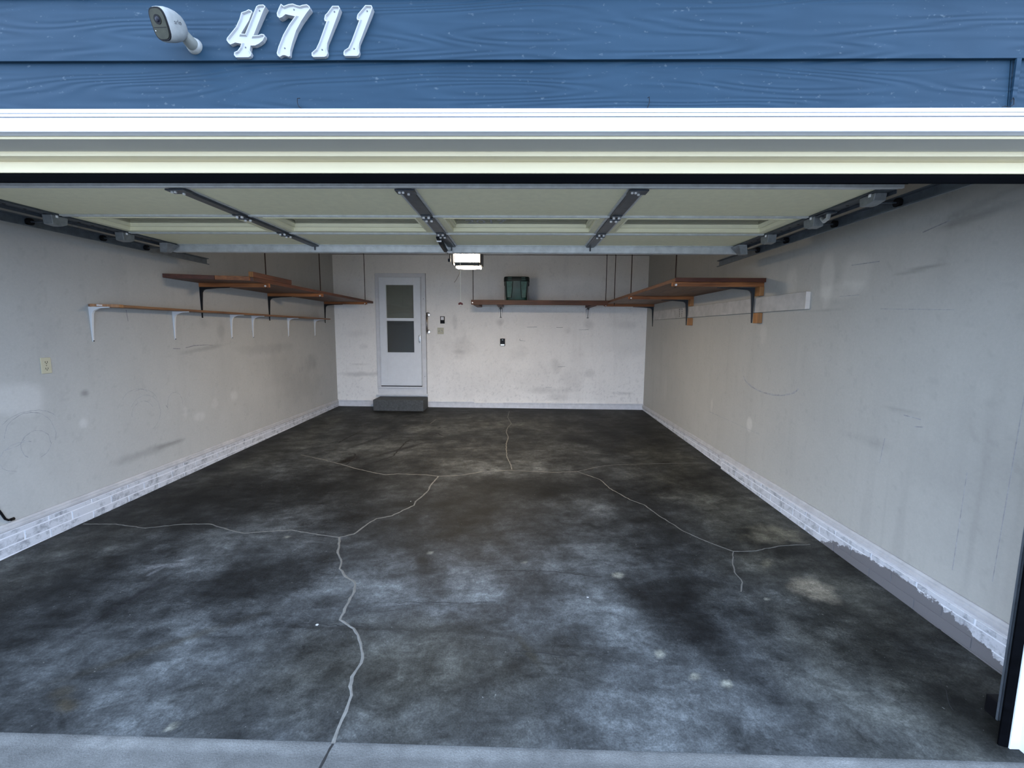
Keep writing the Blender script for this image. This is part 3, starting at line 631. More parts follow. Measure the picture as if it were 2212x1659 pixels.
# ------------------------------------------------------------------ house numbers
DG = [
 ('four', [(-0.8061, 2.5529), (-0.7967, 2.5499), (-0.7965, 2.5446), (-0.807, 2.5223), (-0.8305, 2.4902), (-0.8323, 2.4872), (-0.8205, 2.4867), (-0.7826, 2.561), (-0.7755, 2.5648), (-0.7615, 2.5657), (-0.7552, 2.5608), (-0.7625, 2.5493), (-0.7955, 2.4822), (-0.7815, 2.4831), (-0.7716, 2.4865), (-0.7637, 2.485), (-0.7624, 2.4791), (-0.7696, 2.4674), (-0.7808, 2.4596), (-0.7929, 2.4547), (-0.8064, 2.4542), (-0.8094, 2.4419), (-0.8051, 2.433), (-0.8077, 2.4261), (-0.8144, 2.4226), (-0.8523, 2.4223), (-0.8577, 2.4292), (-0.8562, 2.4366), (-0.8456, 2.4411), (-0.8374, 2.4509), (-0.8336, 2.4598), (-0.8517, 2.4628), (-0.8661, 2.4574), (-0.8712, 2.4609), (-0.8771, 2.4697), (-0.8756, 2.4756), (-0.8466, 2.5059), (-0.8345, 2.5273), (-0.828, 2.5447), (-0.8138, 2.549)], [(-0.7759, 2.5518), (-0.8238, 2.452)], 'white numeral four nailed to the blue siding beside the security camera'),
 ('seven', [(-0.7093, 2.5674), (-0.7011, 2.5616), (-0.687, 2.5663), (-0.6741, 2.5677), (-0.6616, 2.5633), (-0.6532, 2.5618), (-0.6456, 2.5642), (-0.6328, 2.5656), (-0.6256, 2.5612), (-0.6238, 2.5544), (-0.635, 2.5419), (-0.6509, 2.5216), (-0.6683, 2.4944), (-0.6819, 2.4602), (-0.6883, 2.4405), (-0.6896, 2.4257), (-0.6935, 2.4238), (-0.7051, 2.4278), (-0.7116, 2.4278), (-0.7204, 2.4233), (-0.7267, 2.4268), (-0.729, 2.4338), (-0.7232, 2.4505), (-0.7075, 2.4829), (-0.6877, 2.5121), (-0.6695, 2.5334), (-0.6822, 2.5363), (-0.6969, 2.5393), (-0.708, 2.5316), (-0.7156, 2.5292), (-0.7218, 2.5336), (-0.7229, 2.5423), (-0.7151, 2.5578)], [(-0.6733, 2.5542), (-0.7061, 2.4495)], 'white numeral seven nailed to the blue siding'),
 ('one', [(-0.558, 2.5613), (-0.5389, 2.5613), (-0.536, 2.555), (-0.5442, 2.5338), (-0.5771, 2.4598), (-0.5794, 2.4451), (-0.5772, 2.4333), (-0.5808, 2.4254), (-0.5873, 2.4229), (-0.6196, 2.4225), (-0.6248, 2.426), (-0.6249, 2.4344), (-0.6199, 2.4383), (-0.611, 2.4452), (-0.6017, 2.4619), (-0.5767, 2.5194), (-0.582, 2.5204), (-0.5834, 2.5262), (-0.5803, 2.5368), (-0.5736, 2.5426)], [(-0.5537, 2.5481), (-0.5944, 2.4449)], 'white numeral one standing directly right of the seven'),
 ('one', [(-0.4605, 2.5628), (-0.4425, 2.5622), (-0.4395, 2.5565), (-0.4476, 2.5362), (-0.482, 2.4595), (-0.484, 2.4467), (-0.4823, 2.434), (-0.4857, 2.4271), (-0.4906, 2.4251), (-0.5249, 2.4252), (-0.5297, 2.4282), (-0.5294, 2.4361), (-0.5265, 2.441), (-0.5145, 2.4478), (-0.5053, 2.4645), (-0.4799, 2.5219), (-0.4857, 2.5229), (-0.4871, 2.5277), (-0.4846, 2.5374), (-0.4802, 2.5422)], [(-0.4569, 2.5493), (-0.499, 2.4473)], 'white numeral one at the far right end of the number row')]
for _, out, nails, lab in DG:
    cx = sum(p[0] for p in out) / len(out); cz = min(p[1] for p in out); org = (cx, 1.431, cz)
    bm = bmesh.new(); vs = [bm.verts.new((x - cx, 1.4205 - 1.431, z - cz)) for x, z in out]; f = bm.faces.new(vs); bm.normal_update()
    if f.normal.y > 0: f.normal_flip()
    bmesh.ops.inset_region(bm, faces=[f], thickness=.0022, depth=0, use_even_offset=True, use_boundary=True)
    bmesh.ops.inset_region(bm, faces=[f], thickness=.0030, depth=0, use_even_offset=True)
    inner = f
    bmesh.ops.translate(bm, verts=list(inner.verts), vec=(0, .0050, 0))
    edges = [e for e in bm.edges if e.is_boundary]
    ex = bmesh.ops.extrude_edge_only(bm, edges=edges)
    bmesh.ops.translate(bm, verts=[v for v in ex['geom'] if isinstance(v, bmesh.types.BMVert)], vec=(0, 1.445 - 1.4205, 0))
    bmesh.ops.recalc_face_normals(bm, faces=bm.faces)
    me = bpy.data.meshes.new('house_number'); bm.to_mesh(me); bm.free(); me.materials.append(MT['number'])
    o = bpy.data.objects.new('house_number', me); COL.objects.link(o); o.location = org
    mo = o.modifiers.new('edge', 'BEVEL'); mo.width = .0006; mo.segments = 2; mo.limit_method = 'ANGLE'
    tag(o, lab, 'house number', 'house numbers on the siding')
    for x, z in nails:
        MB().cyl((x, 1.4240, z), (x, 1.430, z), .0020, 8).build('nail', MT['nail'], o)

# ------------------------------------------------------------------ security camera
def sup(cx, ax, ux, rx, ry, e, n=28):
    """superellipse ring in the plane spanned by ax (width) and ux (height)"""
    g = []
    for k in range(n):
        w = 2 * math.pi * k / n; c, s = math.cos(w), math.sin(w)
        g.append(cx + ax * (rx * math.copysign(abs(c) ** e, c)) + ux * (ry * math.copysign(abs(s) ** e, s)))
    return g
mount = Vector((-.981, 1.437, 2.459))
sc_ = thing('security_camera', tuple(mount), 'small white security camera with dark face on a wall mount', 'camera')
fwd = Vector((-.20, -.90, -.44)).normalized(); rt = Vector((1, 0, 0)); rt = (rt - fwd * rt.dot(fwd)).normalized(); upv = rt.cross(fwd).normalized()
if upv.z < 0: upv = -upv
face_c = Vector((-1.001, 1.327, 2.455))
prof = [(0, .0265, .0375, .62), (.004, .0285, .0395, .62), (.016, .0305, .0405, .66), (.032, .0305, .0395, .72), (.048, .0290, .0360, .78), (.062, .0250, .0300, .86), (.072, .0180, .0225, .95), (.078, .0100, .0115, 1.0), (.080, .003, .003, 1)]
MB().loft([sup(face_c - fwd * d, rt, upv, a, b, e) for d, a, b, e in prof]).build('camera_body', MT['camshell'], sc_, smooth=True)
g = MB().loft([sup(face_c + fwd * .0005, rt, upv, .0268, .0377, .62), sup(face_c + fwd * .003, rt, upv, .0260, .0368, .62)]).build('gasket', MT['camblack'], sc_, smooth=True)
fp = MB().loft([sup(face_c + fwd * .002, rt, upv, .0236, .0342, .62), sup(face_c + fwd * .0042, rt, upv, .0230, .0336, .62)]).build('face_panel', MT['camface'], sc_, smooth=True)
lc = face_c + fwd * .0043 + upv * .010
MB().loft([sup(lc, rt, upv, .0112, .0112, 1), sup(lc + fwd * .001, rt, upv, .0112, .0112, 1), sup(lc + fwd * .001, rt, upv, .0085, .0085, 1)], cap=True).build('lens_ring', MT['camblack'], fp)
MB().loft([sup(lc + fwd * .0012, rt, upv, .0066, .0066, 1), sup(lc + fwd * .0030, rt, upv, .0052, .0052, 1), sup(lc + fwd * .0036, rt, upv, .0025, .0025, 1)]).build('lens', MT['lens'], fp, smooth=True)
sl = face_c + fwd * .0043 - upv * .0075
MB().hexa([sl + rt * a + upv * b + fwd * c for c in (0, .0004) for a, b in ((-.0205, -.0006), (.0205, -.0006), (.0205, .0006), (-.0205, .0006))]).build('face_seam', MT['camblack'], fp)
MB().cyl(sl - rt * .018 - upv * .007, sl - rt * .018 - upv * .007 + fwd * .0006, .0012, 8).build('status_light', MT['whiteplastic'], fp)
back = face_c - fwd * .066 - upv * .012
st = mount + Vector((0, -.022, 0))
MB().tube([mount + Vector((0, 0.0, 0)), mount + Vector((0, -.007, 0)), mount + Vector((0, -.014, 0)), mount + Vector((0, -.018, 0))], [.0225, .0225, .0205, .016], 24).build('mount_base', MT['camshell'], sc_, smooth=True)
mid = st.lerp(back, .5)
MB().tube([st + Vector((0, .012, 0)), st, mid, back], [.018, .0175, .0160, .0155], 20).build('mount_stem', MT['camgrey'], sc_, smooth=True)
MB().tube([back.lerp(mid, .35), back.lerp(mid, .15), back - (mid - back) * .25], [.0165, .0178, .0160], 20).build('ball_collar', MT['camshell'], sc_, smooth=True)
def text_mesh(txt, size, name, mat, parent, origin_w, ax, ay, depth=.0006):
    cu = bpy.data.curves.new('txt', 'FONT'); cu.body = txt; cu.size = size; cu.align_x = 'CENTER'; cu.align_y = 'CENTER'; cu.extrude = depth
    to = bpy.data.objects.new('txt', cu); COL.objects.link(to)
    dg = bpy.context.evaluated_depsgraph_get(); me = bpy.data.meshes.new_from_object(to.evaluated_get(dg))
    bpy.data.objects.remove(to)
    az = ax.cross(ay); po = Vector(origin(parent))
    for v_ in me.vertices: v_.co = Vector(origin_w) + ax * v_.co.x + ay * v_.co.y + az * v_.co.z - po
    me.materials.clear(); me.materials.append(mat)
    o = bpy.data.objects.new(name, me); COL.objects.link(o); o.parent = parent; return o
tc = face_c - fwd * .030 + rt * .0301 + upv * .006
text_mesh('arlo', .0155, 'printed_name', MT['print'], sc_, tc, -fwd, upv, .0006)

# ------------------------------------------------------------------ little wire hooks on the drip cap
for n_, (x, pts_) in enumerate([(-.672, [(-.664, 2.281), (-.672, 2.287), (-.677, 2.298), (-.675, 2.309), (-.668, 2.311)]), (.374, [(.372, 2.279), (.375, 2.287), (.379, 2.298), (.377, 2.312), (.373, 2.310)]), (1.43, [(1.405, 2.280), (1.416, 2.285), (1.430, 2.283), (1.441, 2.289), (1.443, 2.303), (1.437, 2.308), (1.433, 2.298)])]):
    h = MB().tube([(a, 1.4265 - .003 * (k % 2), b) for k, (a, b) in enumerate(pts_)], .0011, 6).build('wire_hook', MT['blacksteel'], None, smooth=True, org=(x, 1.428, 2.28))
    tag(h, ['thin black wire hook on the casing below the number 7', 'thin black wire hook on the casing right of the middle', 'bent black wire hook beside the vertical siding joint'][n_], 'hook', 'wire hooks above the header casing')

# ------------------------------------------------------------------ garage door (raised, lying under the ceiling)
DX0, DX1, DZ = -3.09, 1.905, 2.355
DY = [2.36, 2.98, 3.50, 4.005]
door = thing('garage_door', (-.572, 2.36, DZ), 'cream sectional garage door raised flat overhead, seen from below', 'garage door')
PX = [DX0, -1.80, -.602, .602, DX1]
secs = []
for i in range(3):
    y0, y1 = DY[i] + .004, DY[i + 1] - .004
    m = MB()
    if i != 1: m.box(DX0, DX1, y0, y1, DZ, DZ + .045)
    else:
        wy0, wy1 = y0 + .060, y1 - .055
        m.box(DX0, DX1, y0, wy0, DZ, DZ + .045).box(DX0, DX1, wy1, y1, DZ, DZ + .045)
        m.box(DX0, DX0 + .14, wy0, wy1, DZ, DZ + .045).box(DX1 - .14, DX1, wy0, wy1, DZ, DZ + .045)
        for k in (1, 2, 3): m.box(PX[k] - .09, PX[k] + .09, wy0, wy1, DZ, DZ + .045)
    s_ = m.build('door_section', MT['doorcream'], door)
    secs.append(s_)
    for (a, b) in ((y0, y0 + .012), (y1 - .010, y1)):
        if i == 0 and a == y0: continue
        MB().box(DX0, DX1, a, b, DZ - .011, DZ).build('rail_lip', MT['galv'], s_, bevel=.002)
MB().box(DX0, DX1, DY[0] - .004, DY[0] + .012, DZ - .016, DZ + .045).box(DX0, DX1, DY[0] + .012, DY[0] + .045, DZ - .010, DZ - .004).build('bottom_retainer', MT['galv'], door, bevel=.002)
MB().tube([(DX0, DY[0] - .022, DZ + .02), (DX1, DY[0] - .022, DZ + .02)], .024, 12).build('bottom_seal', MT['rubber'], door, smooth=True)
# windows
for k in range(4):
    x0 = PX[k] + (.14 if k == 0 else .09); x1 = PX[k + 1] - (.14 if k == 3 else .09)
    m = MB()
    for (o0, w, z0, z1) in ((-.006, .020, DZ - .004, DZ + .024), (.014, .020, DZ + .022, DZ + .042), (.024, .014, DZ + .040, DZ + .052)):
        a0, a1, b0, b1 = x0 + o0, x1 - o0, wy0 + o0, wy1 - o0
        if o0 < 0: a0, a1, b0, b1 = x0 - .001, x1 + .001, wy0 - .001, wy1 + .001; w = .012
        m.box(a0, a1, b0, b0 + w, z0, z1).box(a0, a1, b1 - w, b1, z0, z1).box(a0, a0 + w, b0 + w, b1 - w, z0, z1).box(a1 - w, a1, b0 + w, b1 - w, z0, z1)
    wfm = m.build('window_frame', MT['frame'], door)
    MB().box(x0 + .026, x1 - .026, wy0 + .026, wy1 - .026, DZ + .046, DZ + .050).build('window_pane', MT['pane'], wfm)
    if k == 2:
        text_mesh('2017', .15, 'faint_writing', MT['scuff2'], wfm, (x0 + .26, wy1 - .10, DZ + .0455), Vector((1, 0, 0)), Vector((0, 1, 0)) * -1, .0003)
# stiles, hinges, end stiles
for k in range(5):
    for i in range(3):
        y0, y1 = DY[i] + (.04 if i == 0 else .004), DY[i + 1] - .004
        if k in (1, 2, 3):
            c = PX[k]
            MB().box(c - .052, c - .036, y0, y1, DZ - .006, DZ).box(c + .036, c + .052, y0, y1, DZ - .006, DZ).build('stile_flange', MT['galv'], secs[i], bevel=.001)
            w0 = .036
            MB().prism([(c - w0, DZ), (c - w0, DZ - .012), (c - w0 + .010, DZ - .016), (c + w0 - .010, DZ - .016), (c + w0, DZ - .012), (c + w0, DZ)], 'y', y0, y1).build('center_stile', MT['darkgalv'], door, bevel=.0015)
        else:
            a, b = (DX0, DX0 + .085) if k == 0 else (DX1 - .085, DX1)
            st_ = MB().box(a, b, y0, y1, DZ - .012, DZ).box(a if k == 0 else b - .004, a + .004 if k == 0 else b, y0, y1, DZ - .03, DZ + .046).build('end_stile', MT['darkgalv'], door, bevel=.002)
            mb = MB()
            for q in range(5):
                yy = y0 + .06 + q * (y1 - y0 - .12) / 4
                mb.cyl(((a + b) / 2, yy, DZ - .0115), ((a + b) / 2, yy, DZ - .0135), .008, 10)
            mb.build('punched_hole', MT['camblack'], st_)
hm = {}
for k in (1, 2, 3):
    for j in (1, 2):
        c = PX[k]; y = DY[j]
        h = MB().box(c - .030, c + .030, y - .075, y - .006, DZ - .021, DZ - .016).box(c - .030, c + .030, y + .006, y + .075, DZ - .021, DZ - .016).cyl((c - .034, y, DZ - .022), (c + .034, y, DZ - .022), .008, 10).build('hinge', MT['darkgalv'], door, bevel=.001)
        b = MB()
        for sx in (-1, 1):
            for sy in (-1, 1): b.cyl((c + sx * .016, y + sy * .045, DZ - .020), (c + sx * .016, y + sy * .045, DZ - .031), .0085, 6)
        b.build('hinge_bolts', MT['bolt'], h)
    c = PX[k]; f_ = MB().box(c - .05, c + .05, DY[0] + .03, DY[0] + .10, DZ - .022, DZ - .014).build('bottom_plate', MT['darkgalv'], door, bevel=.001)
    MB().cyl((c - .03, DY[0] + .055, DZ - .02), (c - .03, DY[0] + .055, DZ - .03), .007, 6).cyl((c - .012, DY[0] + .055, DZ - .02), (c - .012, DY[0] + .055, DZ - .03), .007, 6).cyl((c + .01, DY[0] + .085, DZ - .02), (c + .01, DY[0] + .085, DZ - .03), .007, 6).build('plate_bolts', MT['bolt'], f_)
    MB().cyl((c, DY[3] - .01, DZ - .018), (c, DY[3] - .01, DZ - .045), .006, 8).build('strut_screw', MT['darkgalv'], door)
# top reinforcing strut: hat section
st2 = MB().prism([(DY[3] - .006, DZ), (DY[3] - .004, DZ - .056), (DY[3] + .002, DZ - .062), (DY[3] + .05, DZ - .062), (DY[3] + .05, DZ - .058), (DY[3] + .003, DZ - .056), (DY[3] - .001, DZ)], 'x', DX0 + .02, DX1 - .02).build('top_strut', MT['galv'], door, bevel=.001)
MB().box(DX0 + .02, DX1 - .02, DY[3] - .030, DY[3] - .004, DZ - .005, DZ).build('strut_flange', MT['galv'], st2)
# rollers and their brackets
TXL, TXR, TZ = -3.235, 2.01, 2.283
for s in (-1, 1):
    ex = DX0 if s < 0 else DX1; tx = TXL if s < 0 else TXR
    for n_, y in enumerate((DY[0] + .07, DY[1], DY[2], DY[3] - .10)):
        zr = TZ + .025
        if n_ == 0: y = 2.50
        if n_ == 3:
            b_ = MB().hexa([Vector((ex - s * .10 + dx, y - .06 + dy * .9, DZ - .012)) for dx, dy in ((0, 0), (s * .07, 0), (s * .07, .16), (0, .16))] +
                           [Vector((ex - s * .06 + dx, y - .02 + dy, DZ - .085)) for dx, dy in ((0, 0), (s * .06, 0), (s * .06, .05), (0, .05))])
        else:
            b_ = MB().prism([(y - .055, DZ - .012), (y + .055, DZ - .012), (y + .048, DZ - .058), (y + .010, DZ - (.075 if n_ else .062)), (y - .048, DZ - (.070 if n_ else .05))], 'x', min(ex - s * .012, ex - s * .075), max(ex - s * .012, ex - s * .075))
        b_ = b_.build('roller_bracket', MT['midgalv'], door, bevel=.003)
        MB().cyl((ex - s * .06, y, zr), (tx - s * .004, y, zr), .0055, 8).build('roller_stem', MT['darkgalv'], b_, smooth=True)
        MB().cyl((tx - s * .026, y, zr), (tx - s * .006, y, zr), .0225, 20).build('roller', MT['wheel'], b_, smooth=True)
        bb_ = MB()
        for q in range(3): bb_.cyl((ex - s * (.03 + q * .022), y + (.03 if q % 2 else -.02), DZ - .012), (ex - s * (.03 + q * .022), y + (.03 if q % 2 else -.02), DZ - .026), .0080, 6)
        bb_.build('bracket_bolts', MT['bolt'], b_)
# slide latch on the right end of the bottom section
lt = MB().box(DX1 - .075, DX1 - .02, 2.80, 2.92, DZ - .024, DZ - .012).build('slide_latch', MT['darkgalv'], door, bevel=.003)
MB().tube([(DX1 - .05, 2.83, DZ - .02), (DX1 - .06, 2.82, DZ - .05), (DX1 - .055, 2.86, DZ - .058), (DX1 - .045, 2.90, DZ - .03)], .012, 10).build('latch_knob', MT['galv'], lt, smooth=True)
# opener bracket on the top section
obk = MB().prism([(3.54, DZ - .016), (3.55, DZ - .03), (3.68, DZ - .055), (3.90, DZ - .072), (3.99, DZ - .068), (3.99, DZ - .050), (3.75, DZ - .016)], 'x', PX[2] - .052, PX[2] - .026).build('opener_bracket', MT['blacksteel'], door, bevel=.003)
MB().cyl((PX[2] - .056, 3.60, DZ - .04), (PX[2] - .02, 3.60, DZ - .04), .008, 8).cyl((PX[2] - .056, 3.93, DZ - .065), (PX[2] - .02, 3.93, DZ - .065), .008, 8).cyl((PX[2] - .03, 3.97, DZ - .06), (PX[2] + .01, 3.97, DZ - .06), .007, 8).build('bracket_bolts', MT['bolt'], obk)

# ------------------------------------------------------------------ door tracks
def track(tx, s, label):
    root = thing('door_track', (tx, 3.0, TZ), label, 'door track', 'pair of overhead door tracks')
    path = [(4.67, TZ + .025), (3.4, TZ + .025), (2.6, TZ + .025), (2.0, TZ + .025)]
    for k in range(1, 9):
        w = math.radians(90 * k / 8); path.append((2.0 - .32 * math.sin(w), TZ + .025 - .32 * (1 - math.cos(w))))
    path.append((1.68, .9)); path.append((1.68, fz(tx, 1.68) + .03))
    pr = [(0, -.027), (0, .027), (-.018, .027), (-.018, .032), (-.026, .032), (-.026, .024), (-.0235, .024), (-.0235, .0295), (-.0205, .0295), (-.0205, .0245), (-.0025, .0245), (-.0025, -.0245), (-.0205, -.0245), (-.0205, -.0295), (-.0235, -.0295), (-.0235, -.024), (-.026, -.024), (-.026, -.032), (-.018, -.032), (-.018, -.027)]
    rings = []
    for i, (y, z) in enumerate(path):
        a = path[max(i - 1, 0)]; b = path[min(i + 1, len(path) - 1)]
        t = Vector((b[0] - a[0], b[1] - a[1])).normalized(); nrm = Vector((t.y, -t.x))
        rings.append([Vector((tx + s * p, y + nrm.x * q, z + nrm.y * q)) for p, q in pr])
    MB().loft(rings).build('track_channel', MT['trackgalv'], root)
    MB().box(tx + (0 if s > 0 else -.004), tx + (.004 if s > 0 else 0), 3.28, 3.32, TZ + .04, ZC).build('hanger_strap', MT['galv'], root)
    MB().box(tx if s > 0 else tx - .006, tx + .006 if s > 0 else tx, 1.62, 1.72, 1.86, 2.12).build('flag_bracket', MT['darkgalv'], root, bevel=.002)
    a, b = (tx, tx + .07) if s > 0 else (tx - .07, tx)
    for z0 in (.55, 1.25, 1.90): MB().box(a, b, 1.622, 1.64, z0, z0 + .07).build('jamb_clip', MT['galv'], root)
track(TXR, 1, 'dark steel door track along the right wall')
track(TXL, -1, 'dark steel door track along the left wall')

# ------------------------------------------------------------------ opener with lamp
op = thing('garage_door_opener', (-.585, 5.2, 2.30), 'ceiling door opener with its glowing lamp lens', 'door opener')
MB().box(-.735, -.44, 5.06, 5.46, 2.360, 2.53).build('opener_case', MT['opener'], op, bevel=.02)
def lensarc(x0, x1, pts): return MB().prism(pts, 'x', x0, x1)
lensarc(-.722, -.470, [(5.06, 2.505), (5.00, 2.49), (4.985, 2.44), (4.99, 2.362), (5.06, 2.362)]).build('lamp_lens', MT['lampwhite'], op, bevel=.006)
MB().box(-.718, -.455, 4.982, 5.08, 2.3225, 2.360).build('lens_band', MT['lampgrey'], op, bevel=.004)
MB().loft([[Vector((-.583 + .130 * math.cos(w) , 5.055 + .055 * math.sin(w), z)) for w in [2 * math.pi * k / 28 for k in range(28)]] for z in (2.322, 2.308)] + [[Vector((-.583 + .11 * math.cos(w), 5.055 + .045 * math.sin(w), 2.299)) for w in [2 * math.pi * k / 28 for k in range(28)]]]).build('bottom_lens', MT['lampwhite'], op, smooth=True)
MB().box(-.715, -.465, 5.13, 5.44, 2.347, 2.362).build('added_rear_glow', MT['rearfill'], op, bevel=.004)  # hidden glowing plate, added under the case to light the back wall
for sx, w in ((-.752, .018), (-.468, .03)):
    MB().prism([(sx, 5.03), (sx + w, 4.985), (sx + w, 5.10), (sx, 5.10)], 'z', 2.34, 2.50).build('side_clip', MT['blackplastic'], op, bevel=.004)
for x in (-.70, -.47): MB().box(x - .012, x + .012, 5.28, 5.31, 2.52, ZC).build('hanger_strap', MT['galv'], op)
MB().box(-.600, -.570, 1.66, 5.10, 2.468, 2.51).build('opener_rail', MT['blacksteel'], op)
MB().tube([(-.645, 5.02, 2.34), (-.665, 4.99, 2.24), (-.70, 4.97, 2.17), (-.72, 4.96, 2.14)], .0022, 6).build('antenna_wire', MT['rod'], op, smooth=True)
MB().tube([(-.585, 4.30, 2.47), (-.59, 4.22, 2.45), (-.605, 4.10, 2.40), (-.630, 4.03, 2.31), (-.636, 3.99, 2.29)], .0065, 8).build('door_arm', MT['blacksteel'], op, smooth=True)
MB().tube([(-.618, 4.05, 2.36), (-.626, 4.06, 2.29), (-.631, 4.06, 2.235)], .005, 6).box(-.642, -.622, 4.045, 4.075, 2.225, 2.25).build('release_lever', MT['blacksteel'], op)
rc = thing('release_cord', (-.540, 4.1, 1.85), 'pale hanging pull cord with a dark red handle', 'cord')
MB().tube([(-.541, 4.1, 2.468), (-.540, 4.1, 2.1), (-.539, 4.1, 1.87)], .003, 6).build('cord', MT['cord'], rc, smooth=True)
MB().tube([(-.556, 4.1, 1.853), (-.552, 4.1, 1.861), (-.54, 4.1, 1.866), (-.528, 4.1, 1.861), (-.523, 4.1, 1.852)], [.006, .009, .010, .009, .006], 10).build('pull_handle', MT['redplastic'], rc, smooth=True)
MB().cyl((-.537, 4.1, 1.832), (-.537, 4.1, 1.842), .004, 8).build('cord_knot', MT['cord'], rc)

# ------------------------------------------------------------------ shelves
def bracket(x, y, z, dirx, diry, arm, leg, w, mat, parent, name='shelf_bracket', screw=True):
    """pressed steel L bracket; (x,y,z) = wall corner just below the shelf, dir = unit horizontal direction away from the wall"""
    poly = [(0, 0), (arm, 0), (arm, -.007), (arm * .55, -.012), (.060, -.024), (.036, -.036), (.024, -.058), (.016, -leg * .5), (.008, -leg), (0, -leg)]
    m = MB(); n = len(poly); vs = []
    for sgn in (-1, 1):
        for d, zz in poly:
            tw = w * .5 * (1 - .55 * max(d / arm, -zz / leg))
            px, py = x + dirx * d, y + diry * d
            vs.append((px - diry * sgn * tw, py + dirx * sgn * tw, z + zz))
    m.add(vs, [tuple(range(n))[::-1], tuple(range(n, 2 * n))] + [(i, (i + 1) % n, n + (i + 1) % n, n + i) for i in range(n)])
    o = m.build(name, mat, parent, bevel=.0015)
    if screw:
        for q in (-leg + .006, -.035):
            a = Vector((x + dirx * (.008 if q < -.1 else .026), y + diry * (.008 if q < -.1 else .026), z + q))
            MB().cyl(a, a + Vector((dirx * .004, diry * .004, 0)), .005, 8).build('screw', MT['blacksteel'], o)
    return o

# lower left: narrow board on six white brackets
s1 = thing('narrow_wall_shelf', (XL, 5.7, 1.79), 'long narrow wooden shelf board on six white brackets, left wall', 'shelf')
MB().prism([(XL + .001, 3.60), (XL + .172, 3.70), (XL + .172, 7.85), (XL + .001, 7.85)], 'z', 1.792, 1.812).build('shelf_board', MT['board_y'], s1, bevel=.002)
MB().prism([(XL + .02, 3.595), (XL + .176, 3.69), (XL + .176, 3.73), (XL + .16, 3.73), (XL + .02, 3.63)], 'z', 1.790, 1.814).build('end_strip', MT['wood_z'], s1, bevel=.001)
MB().box(XL + .07, XL + .085, 3.60, 3.64, 1.797, 1.809).build('paint_drip', MT['whiteplastic'], s1)
for y in (3.61, 4.485, 5.385, 5.82, 6.72, 7.595): bracket(XL, y, 1.7915, 1, 0, .165, .283, .024, MT['whitebr'], s1)

# upper left: wide plank shelf
s2 = thing('plank_shelf', (XL, 6.4, 2.11), 'wide dark stained plank shelf on black brackets, upper left wall', 'shelf')
n_p = 4; w_ = (.745) / n_p
for k in range(n_p):
    a, b = XL + .002 + k * w_, XL + (k + 1) * w_ - .003
    ya, yb_ = 4.40 + .25 * k / n_p, 4.40 + .25 * (k + 1) / n_p
    MB().prism([(a, ya), (b, yb_), (b, YB - .003), (a, YB - .003)], 'z', 2.112, 2.150).build('plank', MT['wood_red'], s2, bevel=.002)
MB().hexa([(XL + .005, 4.388, 2.113), (XL + .42, 4.525, 2.113), (XL + .42, 4.538, 2.113), (XL + .005, 4.401, 2.113), (XL + .005, 4.388, 2.152), (XL + .42, 4.525, 2.152), (XL + .42, 4.538, 2.152), (XL + .005, 4.401, 2.152)]).build('end_board', MT['wood_dark'], s2, bevel=.001)
MB().hexa([(XL + .425, 4.526, 2.113), (XL + .715, 4.622, 2.113), (XL + .715, 4.640, 2.113), (XL + .425, 4.544, 2.113), (XL + .425, 4.526, 2.152), (XL + .715, 4.622, 2.156), (XL + .715, 4.640, 2.156), (XL + .425, 4.544, 2.152)]).build('end_board', MT['wood_x'], s2, bevel=.001)
for y in (4.90, 6.23, 8.02):
    MB().box(XL + .002, XL + .765, y - .02, y + .02, 2.071, 2.1115).build('cleat', MT['wood_x'], s2, bevel=.002)
    bracket(XL, y, 2.0705, 1, 0, .33, .332, .026, MT['blackbr'], s2)
    MB().cyl((XL + .735, y, 2.06), (XL + .735, y, ZC), .006, 8).build('hanging_rod', MT['rod'], s2, smooth=True)
    MB().cyl((XL + .735, y - .021, 2.083), (XL + .735, y - .029, 2.083), .010, 8).build('rod_nut', MT['bolt'], s2)
lb = MB().box(-2.787, -2.742, 4.64, 5.42, 2.1505, 2.205).build('lumber_board', MT['wood_red'], None, bevel=.002, org=(-2.765, 5.03, 2.1505))
tag(lb, 'short offcut of lumber on the front edge of the upper left shelf', 'board')
MB().box(-2.787, -2.742, 4.636, 4.6395, 2.151, 2.2045).build('end_grain', MT['wood_z'], lb)

# right: wide plank shelf
s3 = thing('wide_shelf', (XR, 6.4, 2.10), 'deep stained plank shelf on grey brackets, upper right wall', 'shelf')
w_ = .865 / 4
for k in range(4):
    b, a = XR - .002 - k * w_, XR - (k + 1) * w_ + .002
    MB().box(a, b, 4.42 + random.uniform(0, .012), YB - .003, 2.101, 2.137).build('plank', MT['wood_y'], s3, bevel=.002)
MB().box(XR - .868, XR - .003, 4.408, 4.424, 2.101, 2.139).build('end_board', MT['wood_dark'], s3, bevel=.002)
for y in (4.46, 6.22, 8.02):
    MB().box(XR - .880, XR - .002, y - .02, y + .02, 2.060, 2.1005).build('cleat', MT['wood_x'], s3, bevel=.002)
    off = .05 if y < 8 else 0.0
    bracket(XR - off, y + (.07 if y < 8 else .03), 2.0595, -1, 0, .36, .345, .034, MT['greybr'], s3, screw=False)
    if y < 8:
        for z0, z1 in ((1.974, 2.0595), (1.712, 1.811)): MB().box(XR - .045, XR - .001, y - .025, y + .065, z0, z1).build('wall_block', MT['wood_z'], s3, bevel=.002)
    MB().cyl((XR - .850, y, 2.05), (XR - .850, y, ZC), .006, 8).build('hanging_rod', MT['rod'], s3, smooth=True)
    MB().cyl((XR - .850, y - .021, 2.073), (XR - .850, y - .029, 2.073), .011, 8).build('rod_nut', MT['bolt'], s3)
